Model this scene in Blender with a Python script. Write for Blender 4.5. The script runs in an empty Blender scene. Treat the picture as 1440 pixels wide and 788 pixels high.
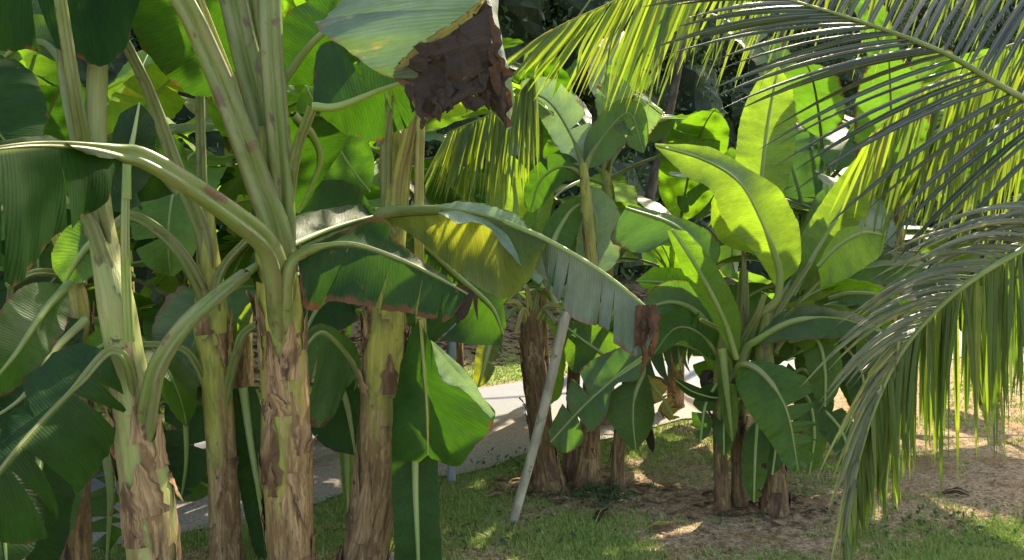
import bpy, math, random
import numpy as np
from mathutils import Vector, noise
random.seed(7); rng = np.random.default_rng(7)
S = bpy.context.scene
COL = S.collection
# ------------------------------------------------------------------ camera
F = 1109.0; HOR = 340.0
PITCH = math.atan((394-HOR)/F)
CAM = np.array([0, 0, 1.6])
FW = np.array([0, math.cos(PITCH), -math.sin(PITCH)]); UP = np.array([0, math.sin(PITCH), math.cos(PITCH)]); RT = np.array([1., 0, 0])
def W(p):
    p = np.atleast_2d(np.asarray(p, float))
    d = p[:, 2:3]
    return CAM + d*(FW + (p[:, 0:1]-720)/F*RT - (p[:, 1:2]-394)/F*UP)
def W1(x, y, d): return W([(x, y, d)])[0]
cam = bpy.data.objects.new('camera', bpy.data.cameras.new('camera')); COL.objects.link(cam)
cam.location = CAM; cam.rotation_euler = (math.radians(90)-PITCH, 0, 0)
cam.data.sensor_width = 36; cam.data.lens = F/1440*36; cam.data.clip_end = 500; cam.data.clip_start = 0.05
S.camera = cam
# ------------------------------------------------------------------ helpers
def tag(o, label=None, cat=None, group=None, kind=None):
    if label: o['label'] = label
    if cat: o['category'] = cat
    if group: o['group'] = group
    if kind: o['kind'] = kind
    return o
def empty(name, loc, label, cat, group=None):
    o = bpy.data.objects.new(name, None); COL.objects.link(o); o.location = loc; o.empty_display_size = .1
    return tag(o, label, cat, group)
class MB:
    """collects vertices / faces / uvs for ONE mesh object"""
    def __init__(s): s.ed = {}; s.v = []; s.f = []; s.uv = []; s.n = 0; s.mi = []
    def add(s, verts, faces, uvs, mi=0):
        verts = np.asarray(verts, float); faces = np.asarray(faces, int)
        s.v.append(verts); s.f.append(faces+s.n); s.uv.append(np.asarray(uvs, float)[faces.ravel()]); s.n += len(verts)
        s.mi.append(np.full(len(faces), mi))
    def grid(s, P, UV, mi=0):
        a, b = P.shape[:2]
        idx = np.arange(a*b).reshape(a, b)
        f = np.stack([idx[:-1, :-1], idx[1:, :-1], idx[1:, 1:], idx[:-1, 1:]], -1).reshape(-1, 4)
        s.add(P.reshape(-1, 3), f, UV.reshape(-1, 2), mi)
    def build(s, name, mats, parent=None, smooth=True):
        V = np.concatenate(s.v)
        if parent is not None:
            V = V-np.array(parent_world(parent))
        me = bpy.data.meshes.new(name)
        k = s.f[0].shape[1]
        assert all(x.shape[1] == k for x in s.f)
        Fa = np.concatenate(s.f)
        me.vertices.add(len(V)); me.vertices.foreach_set('co', V.ravel())
        me.loops.add(Fa.size); me.loops.foreach_set('vertex_index', Fa.ravel().astype(np.int32))
        me.polygons.add(len(Fa)); me.polygons.foreach_set('loop_start', (np.arange(len(Fa))*k).astype(np.int32))
        if s.ed:
            E = np.zeros(len(V))
            for k_, e_ in s.ed.items(): E[k_:k_+len(e_)] = e_
            me.attributes.new('edge', 'FLOAT', 'POINT').data.foreach_set('value', E.astype(np.float32))
        uvl = me.uv_layers.new(name='UVMap'); uvl.data.foreach_set('uv', np.concatenate(s.uv).ravel().astype(np.float32))
        if not isinstance(mats, (list, tuple)): mats = [mats]
        for m in mats: me.materials.append(m)
        me.polygons.foreach_set('material_index', np.concatenate(s.mi).astype(np.int32))
        me.polygons.foreach_set('use_smooth', np.full(len(Fa), smooth))
        me.update(calc_edges=True)
        o = bpy.data.objects.new(name, me); COL.objects.link(o)
        if parent is not None: o.parent = parent
        return o
def parent_world(o):
    p = Vector((0, 0, 0))
    while o is not None: p += o.location; o = o.parent
    return p
def cr(P, n):
    """Catmull-Rom through P (k,m) resampled to n points evenly in chord length"""
    P = np.asarray(P, float)
    if len(P) == 1: return np.repeat(P, n, 0)
    k = 2 if np.abs(P[:, :2]).max() > 40 else 3          # pixel points or metres
    d = np.linalg.norm(np.diff(P[:, :k], axis=0), axis=1)+1e-6
    t = np.concatenate([[0], np.cumsum(d)]); t /= t[-1]
    Q = np.vstack([2*P[0]-P[1], P, 2*P[-1]-P[-2]])
    u = np.linspace(0, 1, n)
    i = np.clip(np.searchsorted(t, u, 'right')-1, 0, len(P)-2)
    w = ((u-t[i])/(t[i+1]-t[i]))[:, None]
    p0, p1, p2, p3 = Q[i], Q[i+1], Q[i+2], Q[i+3]
    return .5*(2*p1+(p2-p0)*w+(2*p0-5*p1+4*p2-p3)*w**2+(3*p1-p0-3*p2+p3)*w**3)
def scal(a, n):
    if np.isscalar(a): return np.full(n, float(a))
    a = np.asarray(a, float)
    return np.interp(np.linspace(0, 1, n), np.linspace(0, 1, len(a)), a)
def norm(a): return a/(np.linalg.norm(a, axis=-1, keepdims=True)+1e-9)
def frames(C, up=np.array([0, 0, 1.])):
    T = norm(np.gradient(C, axis=0))
    N = np.zeros_like(T); n = np.cross(T[0], [1, 0.2, 0.1]); n /= np.linalg.norm(n)
    for i in range(len(C)):
        n = n-T[i]*np.dot(n, T[i]); n /= np.linalg.norm(n)+1e-9; N[i] = n
    return T, N, np.cross(T, N)
def tube(mb, C, R, sides=10, ridge=0, flat=1.0, groove=None, mi=0, usc=1.0):
    n = len(C); T, N, B = frames(C)
    a = np.linspace(0, 2*math.pi, sides+1)
    r = R[:, None]*np.ones(sides+1)
    if groove is not None:                                  # channelled petiole: dent on the groove side
        gx = (N*groove).sum(1); gy = (B*groove).sum(1); ga = np.arctan2(gy, gx)
        da = np.cos(a[None]-ga[:, None])
        r = r*(1-.8*np.clip(da, 0, 1)**4)*(1+.10*np.exp(-((da-.55)/.2)**2))
    if groove is not None: mb.ed[mb.n] = np.exp(-((da-.5)/.16)**2).ravel()
    P = C[:, None]+r[..., None]*(np.cos(a)[None, :, None]*N[:, None]+np.sin(a)[None, :, None]*B[:, None]*flat)
    L = np.concatenate([[0], np.cumsum(np.linalg.norm(np.diff(C, axis=0), axis=1))])
    UV = np.stack(np.broadcast_arrays((a*R.mean())[None], L[:, None]), -1)
    mb.grid(P, UV, mi)
# ------------------------------------------------------------------ materials
def nm(name):
    m = bpy.data.materials.new(name); m.use_nodes = True
    nt = m.node_tree; nt.nodes.clear()
    return m, nt
class NB:
    def __init__(s, nt): s.nt = nt
    def n(s, t, **k):
        x = s.nt.nodes.new(t)
        for a, b in k.items():
            if a.startswith('i_'):
                key = a[2:]; key = int(key) if key.isdigit() else key.replace('_', ' ')
                v = b
                if isinstance(v, bpy.types.NodeSocket): s.nt.links.new(v, x.inputs[key])
                else: x.inputs[key].default_value = v
            else: setattr(x, a, b)
        return x
    def math(s, op, a, b=0.0, clamp=False):
        x = s.nt.nodes.new('ShaderNodeMath'); x.operation = op; x.use_clamp = clamp
        for i, v in enumerate((a, b)):
            if isinstance(v, bpy.types.NodeSocket): s.nt.links.new(v, x.inputs[i])
            else: x.inputs[i].default_value = v
        return x.outputs[0]
    def mix(s, f, a, b, mode='MIX'):
        x = s.nt.nodes.new('ShaderNodeMix'); x.data_type = 'RGBA'; x.blend_type = mode
        for i, v in ((0, f), (6, a), (7, b)):
            if isinstance(v, bpy.types.NodeSocket): s.nt.links.new(v, x.inputs[i])
            elif i == 0: x.inputs[0].default_value = v
            else: x.inputs[i].default_value = (*v, 1) if len(v) == 3 else v
        return x.outputs[2]
    def ramp(s, f, a, b):      # smooth 0..1 between a and b
        x = s.nt.nodes.new('ShaderNodeMapRange'); x.interpolation_type = 'SMOOTHSTEP'
        s.nt.links.new(f, x.inputs[0]); x.inputs[1].default_value = a; x.inputs[2].default_value = b
        return x.outputs[0]
    def noise(s, vec, scale, detail=3, rough=.55, dist=0):
        x = s.n('ShaderNodeTexNoise'); x.inputs['Scale'].default_value = scale; x.inputs['Detail'].default_value = detail
        x.inputs['Roughness'].default_value = rough; x.inputs['Distortion'].default_value = dist
        s.nt.links.new(vec, x.inputs['Vector']); return x.outputs['Fac']
    def mapv(s, vec, sc):
        x = s.n('ShaderNodeMapping'); x.inputs['Scale'].default_value = sc; s.nt.links.new(vec, x.inputs['Vector']); return x.outputs[0]
def leaf_material(name, base, trans, tmix=.45, rough=.47, spot=.0, brown=.0, streak=.0, wax=0.0, spec=.5, midc=.55):
    m, nt = nm(name); b = NB(nt)
    uv = b.n('ShaderNodeUVMap', uv_map='UVMap').outputs[0]
    sep = b.n('ShaderNodeSeparateXYZ', i_Vector=uv)
    u, v = sep.outputs[0], sep.outputs[1]
    av = b.math('ABSOLUTE', v)
    info = b.n('ShaderNodeObjectInfo')
    rnd = info.outputs['Random']
    off = b.n('ShaderNodeCombineXYZ', i_0=b.math('MULTIPLY', rnd, 37.0), i_1=b.math('MULTIPLY', rnd, 11.0)).outputs[0]
    # lateral veins: run from the midrib to the margin, leaning a little forward
    uu = b.math('SUBTRACT', u, b.math('MULTIPLY', av, .05))
    vc = b.n('ShaderNodeCombineXYZ', i_0=b.math('MULTIPLY', uu, 1.0), i_1=b.math('MULTIPLY', v, .06)).outputs[0]
    vc2 = b.n('ShaderNodeVectorMath', operation='ADD'); nt.links.new(vc, vc2.inputs[0]); nt.links.new(off, vc2.inputs[1]); vc = vc2.outputs[0]
    wav = b.n('ShaderNodeTexWave'); wav.inputs['Scale'].default_value = 26; wav.inputs['Distortion'].default_value = 3.0
    wav.inputs['Detail'].default_value = 2; wav.inputs['Detail Scale'].default_value = 1.5
    nt.links.new(vc, wav.inputs['Vector'])
    wv = wav.outputs['Fac']
    band = b.noise(vc, 9, 4, .6)                             # broad bands between veins
    fine = b.noise(vc, 90, 3, .6)
    gv = b.n('ShaderNodeVectorMath', operation='ADD'); nt.links.new(b.n('ShaderNodeNewGeometry').outputs['Position'], gv.inputs[0]); nt.links.new(off, gv.inputs[1])
    blotch = b.noise(gv.outputs[0], 5, 4, .6)
    k = b.math('ADD', b.math('MULTIPLY', band, 1.1), b.math('MULTIPLY', fine, .7)); k = b.math('SUBTRACT', k, .2)
    k = b.math('ADD', k, b.math('MULTIPLY', wv, .11))
    k = b.math('ADD', k, b.math('MULTIPLY', blotch, .5))     # about 0.4..1.6
    kk = b.math('ADD', b.math('MULTIPLY', b.math('SUBTRACT', k, 1.05), .95), 1.0)
    kr = b.math('MULTIPLY', kk, b.math('ADD', b.math('MULTIPLY', rnd, .5), .75))
    colb = b.mix(1.0, base, b.n('ShaderNodeCombineColor', i_0=kr, i_1=kr, i_2=kr).outputs[0], 'MULTIPLY')
    colt = b.mix(1.0, trans, b.n('ShaderNodeCombineColor', i_0=kk, i_1=kk, i_2=kk).outputs[0], 'MULTIPLY')
    # midrib zone is paler
    mid = b.math('SUBTRACT', 1.0, b.ramp(av, .015, .07))
    colb = b.mix(b.math('MULTIPLY', mid, midc), colb, (.22, .30, .08))
    # yellow streaks between veins
    if streak > 0:
        sk = b.ramp(b.noise(vc, 14, 5, .7), .62-.2*streak, .74-.15*streak)
        sk = b.math('MULTIPLY', sk, b.ramp(blotch, .35, .6))
        colb = b.mix(sk, colb, (.30, .25, .05)); colt = b.mix(sk, colt, (.5, .36, .04))
    # brown, dry margins and spots
    en = b.noise(vc, 22, 3, .6)
    e = b.math('ADD', av, b.math('MULTIPLY', b.math('SUBTRACT', en, .5), .5))
    eb = b.ramp(e, 1.04-.5*brown, 1.09-.4*brown)
    colb = b.mix(eb, colb, (.13, .06, .025)); colt = b.mix(eb, colt, (.10, .035, .01))
    if spot > 0:
        sp = b.ramp(b.noise(gv.outputs[0], 26, 4, .65), .72-.12*spot, .78-.1*spot)
        colb = b.mix(sp, colb, (.16, .08, .03)); colt = b.mix(sp, colt, (.14, .05, .01))
    if wax > 0:
        wx = b.math('MULTIPLY', b.ramp(b.noise(gv.outputs[0], 3.5, 4, .6), .3, .75), wax)
        colb = b.mix(wx, colb, (.30, .37, .28))
    bh = b.math('ADD', b.math('MULTIPLY', wv, .35), b.math('MULTIPLY', fine, .9))
    bump = b.n('ShaderNodeBump', i_Strength=.5, i_Distance=.004, i_Height=bh)
    p = b.n('ShaderNodeBsdfPrincipled', i_Base_Color=colb, i_Normal=bump.outputs[0])
    nt.links.new(b.math('ADD', b.math('MULTIPLY', band, .3), rough-.12), p.inputs['Roughness'])
    p.inputs['Specular IOR Level'].default_value = spec
    t = b.n('ShaderNodeBsdfTranslucent', i_Color=colt, i_Normal=bump.outputs[0])
    mx = b.n('ShaderNodeMixShader', i_0=tmix); nt.links.new(p.outputs[0], mx.inputs[1]); nt.links.new(t.outputs[0], mx.inputs[2])
    o = b.n('ShaderNodeOutputMaterial'); nt.links.new(mx.outputs[0], o.inputs[0])
    return m
M = {}
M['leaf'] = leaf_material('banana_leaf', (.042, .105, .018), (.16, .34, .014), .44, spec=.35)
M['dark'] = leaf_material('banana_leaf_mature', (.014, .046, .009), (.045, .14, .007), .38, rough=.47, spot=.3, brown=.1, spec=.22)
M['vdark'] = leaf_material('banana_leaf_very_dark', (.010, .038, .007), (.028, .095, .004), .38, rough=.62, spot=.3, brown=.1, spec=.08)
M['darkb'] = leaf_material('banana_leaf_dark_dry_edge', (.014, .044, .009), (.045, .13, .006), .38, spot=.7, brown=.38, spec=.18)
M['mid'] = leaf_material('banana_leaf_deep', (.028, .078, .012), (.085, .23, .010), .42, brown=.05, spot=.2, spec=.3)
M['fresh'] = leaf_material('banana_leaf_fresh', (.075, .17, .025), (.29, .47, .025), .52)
M['blue'] = leaf_material('banana_leaf_waxy', (.042, .10, .026), (.12, .29, .018), .38, rough=.47, wax=.14, spec=.35, spot=.3, brown=.25)
M['grey'] = leaf_material('banana_leaf_grey_green', (.085, .12, .065), (.07, .13, .02), .22, rough=.44, wax=.35, brown=.2, spec=.5)
M['pale'] = leaf_material('banana_leaf_pale', (.15, .22, .15), (.20, .34, .08), .35, rough=.45, wax=.75, brown=.2)
M['streaky'] = leaf_material('banana_leaf_streaked', (.045, .085, .045), (.10, .20, .03), .22, rough=.47, wax=.35, spot=.4, brown=.12, streak=.35)
M['olive'] = leaf_material('banana_leaf_olive', (.07, .12, .02), (.38, .42, .025), .5, streak=.2, brown=.05)
M['yellow'] = leaf_material('banana_leaf_yellow', (.28, .22, .03), (.5, .36, .03), .4, brown=.6, spot=.9, streak=.6)
M['dead'] = leaf_material('banana_leaf_dead', (.040, .029, .023), (.07, .035, .02), .15, rough=.7, spot=.6, spec=.15, midc=0.0)
M['ochre'] = leaf_material('banana_leaf_dry', (.065, .038, .024), (.06, .028, .014), .25, rough=.7, spot=.5, spec=.15, midc=0.0)
def simple_fibre(name, cols, sc=(60, 6, 1), rough=.6, bump=.6, trans=None, spec=.35, dist=.003):
    m, nt = nm(name); b = NB(nt)
    uv = b.n('ShaderNodeUVMap', uv_map='UVMap').outputs[0]
    rnd = b.n('ShaderNodeObjectInfo').outputs['Random']
    off = b.n('ShaderNodeCombineXYZ', i_0=b.math('MULTIPLY', rnd, 9.0), i_1=b.math('MULTIPLY', rnd, 5.0)).outputs[0]
    ad = b.n('ShaderNodeVectorMath', operation='ADD'); nt.links.new(uv, ad.inputs[0]); nt.links.new(off, ad.inputs[1])
    f = b.noise(b.mapv(ad.outputs[0], sc), 1.0, 5, .65, .4)
    g = b.noise(b.mapv(ad.outputs[0], (9, 3.5, 1)), 1.0, 4, .6, .6)
    c = b.mix(b.ramp(f, .32, .68), cols[0], cols[1])
    c = b.mix(b.ramp(g, .42, .62), c, cols[2])
    if len(cols) > 3: c = b.mix(b.ramp(b.noise(b.mapv(ad.outputs[0], (14, 7, 1)), 1.0, 4, .7, .5), .58, .66), c, cols[3])
    eg = b.n('ShaderNodeAttribute', attribute_name='edge').outputs['Fac']; c = b.mix(b.math('MULTIPLY', b.math('MULTIPLY', eg, b.ramp(g, .35, .55)), .75), c, (.09, .05, .025))
    bp = b.n('ShaderNodeBump', i_Strength=bump, i_Distance=dist, i_Height=f)
    p = b.n('ShaderNodeBsdfPrincipled', i_Base_Color=c, i_Roughness=rough, i_Normal=bp.outputs[0]); p.inputs['Specular IOR Level'].default_value = spec
    o = b.n('ShaderNodeOutputMaterial')
    if trans:
        t = b.n('ShaderNodeBsdfTranslucent', i_Color=(*trans, 1)); mx = b.n('ShaderNodeMixShader', i_0=.28)
        nt.links.new(p.outputs[0], mx.inputs[1]); nt.links.new(t.outputs[0], mx.inputs[2]); nt.links.new(mx.outputs[0], o.inputs[0])
    else: nt.links.new(p.outputs[0], o.inputs[0])
    return m
M['petiole'] = simple_fibre('leaf_stalk_green', [(.13, .185, .045), (.20, .265, .085), (.24, .275, .115), (.15, .10, .06)], (70, 3, 1), .38, .35, trans=(.22, .25, .05))
M['petiole_y'] = simple_fibre('leaf_stalk_yellow', [(.34, .34, .08), (.42, .42, .13), (.32, .26, .10)], (70, 3, 1), .42, .3, trans=(.5, .5, .08))
M['midrib'] = simple_fibre('midrib_pale', [(.20, .30, .08), (.28, .38, .12), (.30, .36, .16)], (60, 3, 1), .4, .3, trans=(.3, .4, .06))
M['_a'] = simple_fibre('pseudostem_green', [(.24, .24, .06), (.34, .32, .09), (.17, .19, .05), (.06, .035, .025)], (50, 3.5, 1), .5, .7)
M['_b'] = simple_fibre('pseudostem_pale_plain', [(.24, .29, .13), (.33, .37, .19), (.28, .30, .15), (.15, .13, .07)], (50, 2.5, 1), .45, .5)
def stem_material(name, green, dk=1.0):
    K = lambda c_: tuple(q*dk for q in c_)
    m, nt = nm(name); b = NB(nt)
    uv = b.n('ShaderNodeUVMap', uv_map='UVMap').outputs[0]
    rnd = b.n('ShaderNodeObjectInfo').outputs['Random']
    off = b.n('ShaderNodeCombineXYZ', i_0=b.math('MULTIPLY', rnd, 9.0), i_1=b.math('MULTIPLY', rnd, 5.0)).outputs[0]
    ad = b.n('ShaderNodeVectorMath', operation='ADD'); nt.links.new(uv, ad.inputs[0]); nt.links.new(off, ad.inputs[1]); uv = ad.outputs[0]
    low = b.n('ShaderNodeAttribute', attribute_name='low').outputs['Fac']; sp = b.n('ShaderNodeAttribute', attribute_name='sheath').outputs['Fac']
    fib = b.noise(b.mapv(uv, (70, 5, 1)), 1.0, 5, .65, .4); fib2 = b.noise(b.mapv(uv, (160, 9, 1)), 1.0, 4, .65, .3)
    pat = b.noise(b.mapv(uv, (11, 4, 1)), 1.0, 5, .65, .8); pat2 = b.noise(b.mapv(uv, (44, 7, 1)), 1.0, 6, .7, .8)
    g = b.mix(b.ramp(fib, .3, .7), green[0], green[1]); g = b.mix(b.ramp(pat, .45, .65), g, green[2])
    br = b.mix(b.ramp(fib, .3, .65), K((.07, .042, .022)), K((.31, .20, .095))); br = b.mix(b.ramp(pat, .44, .58), br, K((.165, .095, .042)))
    br = b.mix(b.ramp(pat2, .50, .70), br, K((.38, .26, .14))); br = b.mix(b.ramp(pat2, .48, .34), br, (.07, .04, .025))
    h = b.math('ADD', low, b.math('ADD', b.math('MULTIPLY', b.math('SUBTRACT', pat2, .5), .7), b.math('MULTIPLY', b.math('SUBTRACT', fib, .5), .35)))
    c = b.mix(b.ramp(h, -.17, .13), g, br)
    ed = b.math('MULTIPLY', b.ramp(sp, .90, .985), .75); c = b.mix(ed, c, (.07, .035, .025))
    bl = b.ramp(b.noise(b.mapv(uv, (9, 6, 1)), 1.0, 5, .75, .3), .64, .70); c = b.mix(b.math('MULTIPLY', bl, .85), c, (.035, .022, .018))
    bp = b.n('ShaderNodeBump', i_Strength=.9, i_Distance=.004, i_Height=b.math('ADD', fib, b.math('ADD', b.math('MULTIPLY', fib2, .4), pat2)))
    p = b.n('ShaderNodeBsdfPrincipled', i_Base_Color=c, i_Normal=bp.outputs[0]); p.inputs['Specular IOR Level'].default_value = .3
    nt.links.new(b.math('ADD', b.math('MULTIPLY', b.ramp(h, -.04, .05), .3), .48), p.inputs['Roughness'])
    nt.links.new(p.outputs[0], b.n('ShaderNodeOutputMaterial').inputs[0]); return m
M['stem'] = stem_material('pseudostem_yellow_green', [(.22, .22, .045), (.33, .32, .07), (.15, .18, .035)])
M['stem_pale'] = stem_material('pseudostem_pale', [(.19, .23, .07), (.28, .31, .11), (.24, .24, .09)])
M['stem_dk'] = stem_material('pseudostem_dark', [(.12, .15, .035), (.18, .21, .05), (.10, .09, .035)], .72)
M['stem_brown'] = simple_fibre('pseudostem_brown', [(.20, .11, .06), (.34, .22, .13), (.12, .07, .045), (.04, .025, .02)], (70, 5, 1), .75, 1.0, spec=.2)
M['sheath'] = simple_fibre('dry_sheath', [(.15, .085, .042), (.36, .24, .13), (.09, .05, .027), (.05, .03, .02)], (80, 6, 1), .7, .9, spec=.25)
M['sheath_d'] = simple_fibre('dry_sheath_dark', [(.10, .055, .035), (.20, .11, .07), (.05, .03, .022)], (80, 6, 1), .8, .9, spec=.2)
# pseudostem with green above and brown, fibrous below
# ------------------------------------------------------------------ leaf builder
def blade(mb, mid, edge, sgn, nv=7, tears=(), gap=.02, bulge=.05, ruf=.03, seed=0, flop=.12, mi=0, ragged=0.0, pleat=0.0):
    n = len(mid)
    r = random.Random(seed*31+(7 if sgn > 0 else 3))
    L = np.concatenate([[0], np.cumsum(np.linalg.norm(np.diff(mid, axis=0), axis=1))])
    T = norm(np.gradient(mid, axis=0)); e = edge-mid
    el = np.linalg.norm(e, axis=1, keepdims=True)
    nr = norm(np.cross(T, e))*sgn
    # smooth normals
    for _ in range(4): nr[1:-1] = norm(nr[:-2]+nr[1:-1]*2+nr[2:])
    v = np.linspace(0, 1, nv)
    cuts = sorted(set([0, n-1]+[int(round(t*(n-1))) for t in tears]))
    so = r.uniform(0, 100)
    rn = np.array([noise.noise(Vector((l*4.5+so, seed*1.7, sgn))) + .5*noise.noise(Vector((l*13+so, seed, 5))) for l in L])
    rg = np.array([noise.noise(Vector((l*38+so, seed*.7, sgn*3))) for l in L])
    for a, c in zip(cuts[:-1], cuts[1:]):
        if c-a < 1: continue
        i = np.arange(a, c+1); w = (i-a)/max(1, c-a)
        fl = r.uniform(-1, 1)*flop if len(cuts) > 2 else 0
        g0 = gap*r.uniform(.2, 1.3) if a > 0 else 0; g1 = gap*r.uniform(.2, 1.3) if c < n-1 else 0
        cutl = 1-(r.uniform(0, ragged) if len(cuts) > 2 else 0)
        V = v[None, :, None]
        sh = (g0*(1-w)-g1*w)[:, None, None]
        el_i = el[i][:, None]*1.0
        P = mid[i][:, None]+e[i][:, None]*V*(cutl*(1+.03*rg[i][:, None, None]*V))+nr[i][:, None]*el_i*(bulge*4*V*(1-V)+V**2*(rn[i][:, None, None]*ruf*2+fl))+nr[i][:, None]*pleat*V*(np.sin(L[i]*52+so+2*rn[i])+.5*np.sin(L[i]*117+so))[:, None, None]
        P = P+T[i][:, None]*sh*V**1.4
        UV = np.stack(np.broadcast_arrays(L[i][:, None], sgn*v[None]*1.0), -1)
        mb.grid(P, UV, mi)
SEED = [100]
def mk_leaf(parent, mid, L, R, mat, stalk=None, sr=(8, 2), n=80, tearsL=0, tearsR=0, gap=.03, bulge=.06, ruf=.05, flop=.12,
            smat=None, name='leaf', label=None, world=False, ragged=0.05, tipmat=None, crumple=0.0, pleat=0.0026):
    """mid / L / R: pixel+depth control points (or world points); stalk: pixel points from the stem to the first mid point"""
    SEED[0] += 1; sd = SEED[0]; r = random.Random(sd)
    conv = (lambda a: a) if world else W
    mid3 = conv(cr(mid, n)); L3 = conv(cr(L, n)); R3 = conv(cr(R, n))
    mb = MB()
    for e, s, k in ((L3, -1, tearsL), (R3, 1, tearsR)):
        t = sorted(r.uniform(.08, .95) for _ in range(k))if isinstance(k, int) else k
        blade(mb, mid3, e, s, tears=t, gap=gap, bulge=bulge, ruf=ruf, seed=sd, flop=flop, ragged=ragged, pleat=pleat, nv=8 if pleat < .0035 else 12)
    if crumple:
        for P_ in mb.v:
            for q_ in range(len(P_)):
                v_ = Vector(P_[q_]); f_ = noise.noise_vector(v_*14+Vector((sd, 0, 0)))*.55+noise.noise_vector(v_*34)*.35+noise.noise_vector(v_*70)*.15
                P_[q_] = P_[q_]+np.array(f_)*crumple
    lf = mb.build(name, M[mat] if isinstance(mat, str) else mat, parent)
    if label: lf['label'] = label
    # midrib + stalk, slightly proud of the blade on its lower side
    if sr is not None:
        if stalk is not None:
            pts = np.vstack([np.asarray(stalk, float), np.asarray(mid, float)[1:]]) if np.allclose(stalk[-1], mid[0]) else np.vstack([stalk, mid])
            C = conv(cr(pts, 60)); k0 = len(stalk)/len(pts)
        else: C = mid3; k0 = 0
        t = np.linspace(0, 1, len(C))
        scale = 1.0 if world else None
        if world: ra = np.interp(t, [0, max(k0, .01), 1], [sr[0], sr[0]*.55 if k0 else sr[0], sr[1]])
        else:
            dd = np.interp(t, np.linspace(0, 1, len(pts) if stalk is not None else len(mid)), [q[2] for q in (pts if stalk is not None else mid)])
            ra = (np.interp(t, [0, .12, k0*.95, min(.99, k0+.05), 1], [sr[0]*1.25, sr[0], sr[0]*.72, sr[0]*.30, sr[1]*.5]) if k0 else np.interp(t, [0, 1], [sr[0]*.8, sr[1]*.7]))*dd/F
        nrm = norm(np.cross(norm(np.gradient(mid3, axis=0)), R3-mid3+1e-6)).mean(0)
        q = MB(); tube(q, C, ra, 20, groove=nrm if k0 else None)
        q.build('leaf_stalk' if k0 else 'midrib', M[smat or ('petiole' if k0 and mat != 'fresh' else 'midrib')], lf)
    return lf
PROF = [0, .55, .85, .97, 1, 1, .97, .9, .78, .58, 0.05]
def leafw(parent, mid, wl, wr, mat, dl=0, dr=0, ldir=None, rdir=None, prof=PROF, **k):
    """leaf from its midrib (pixel+depth) and half widths in pixels; dl / dr tilt each half in depth"""
    n = 24
    m = cr(mid, n); T = np.gradient(m[:, :2], axis=0); T = T/(np.linalg.norm(T, axis=1, keepdims=True)+1e-9)
    perp = np.stack([T[:, 1], -T[:, 0]], 1)
    p = scal(prof, n)
    def side(w, d, dr_, s):
        w = scal(w, n)*p; D = perp*s if dr_ is None else np.array(dr_)/np.linalg.norm(dr_)*np.ones((n, 1))
        return np.column_stack([m[:, :2]+D*w[:, None], m[:, 2]+scal(d, n)*p])
    return mk_leaf(parent, mid, side(wl, dl, ldir, 1), side(wr, dr, rdir, -1), mat, **k)
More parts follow.
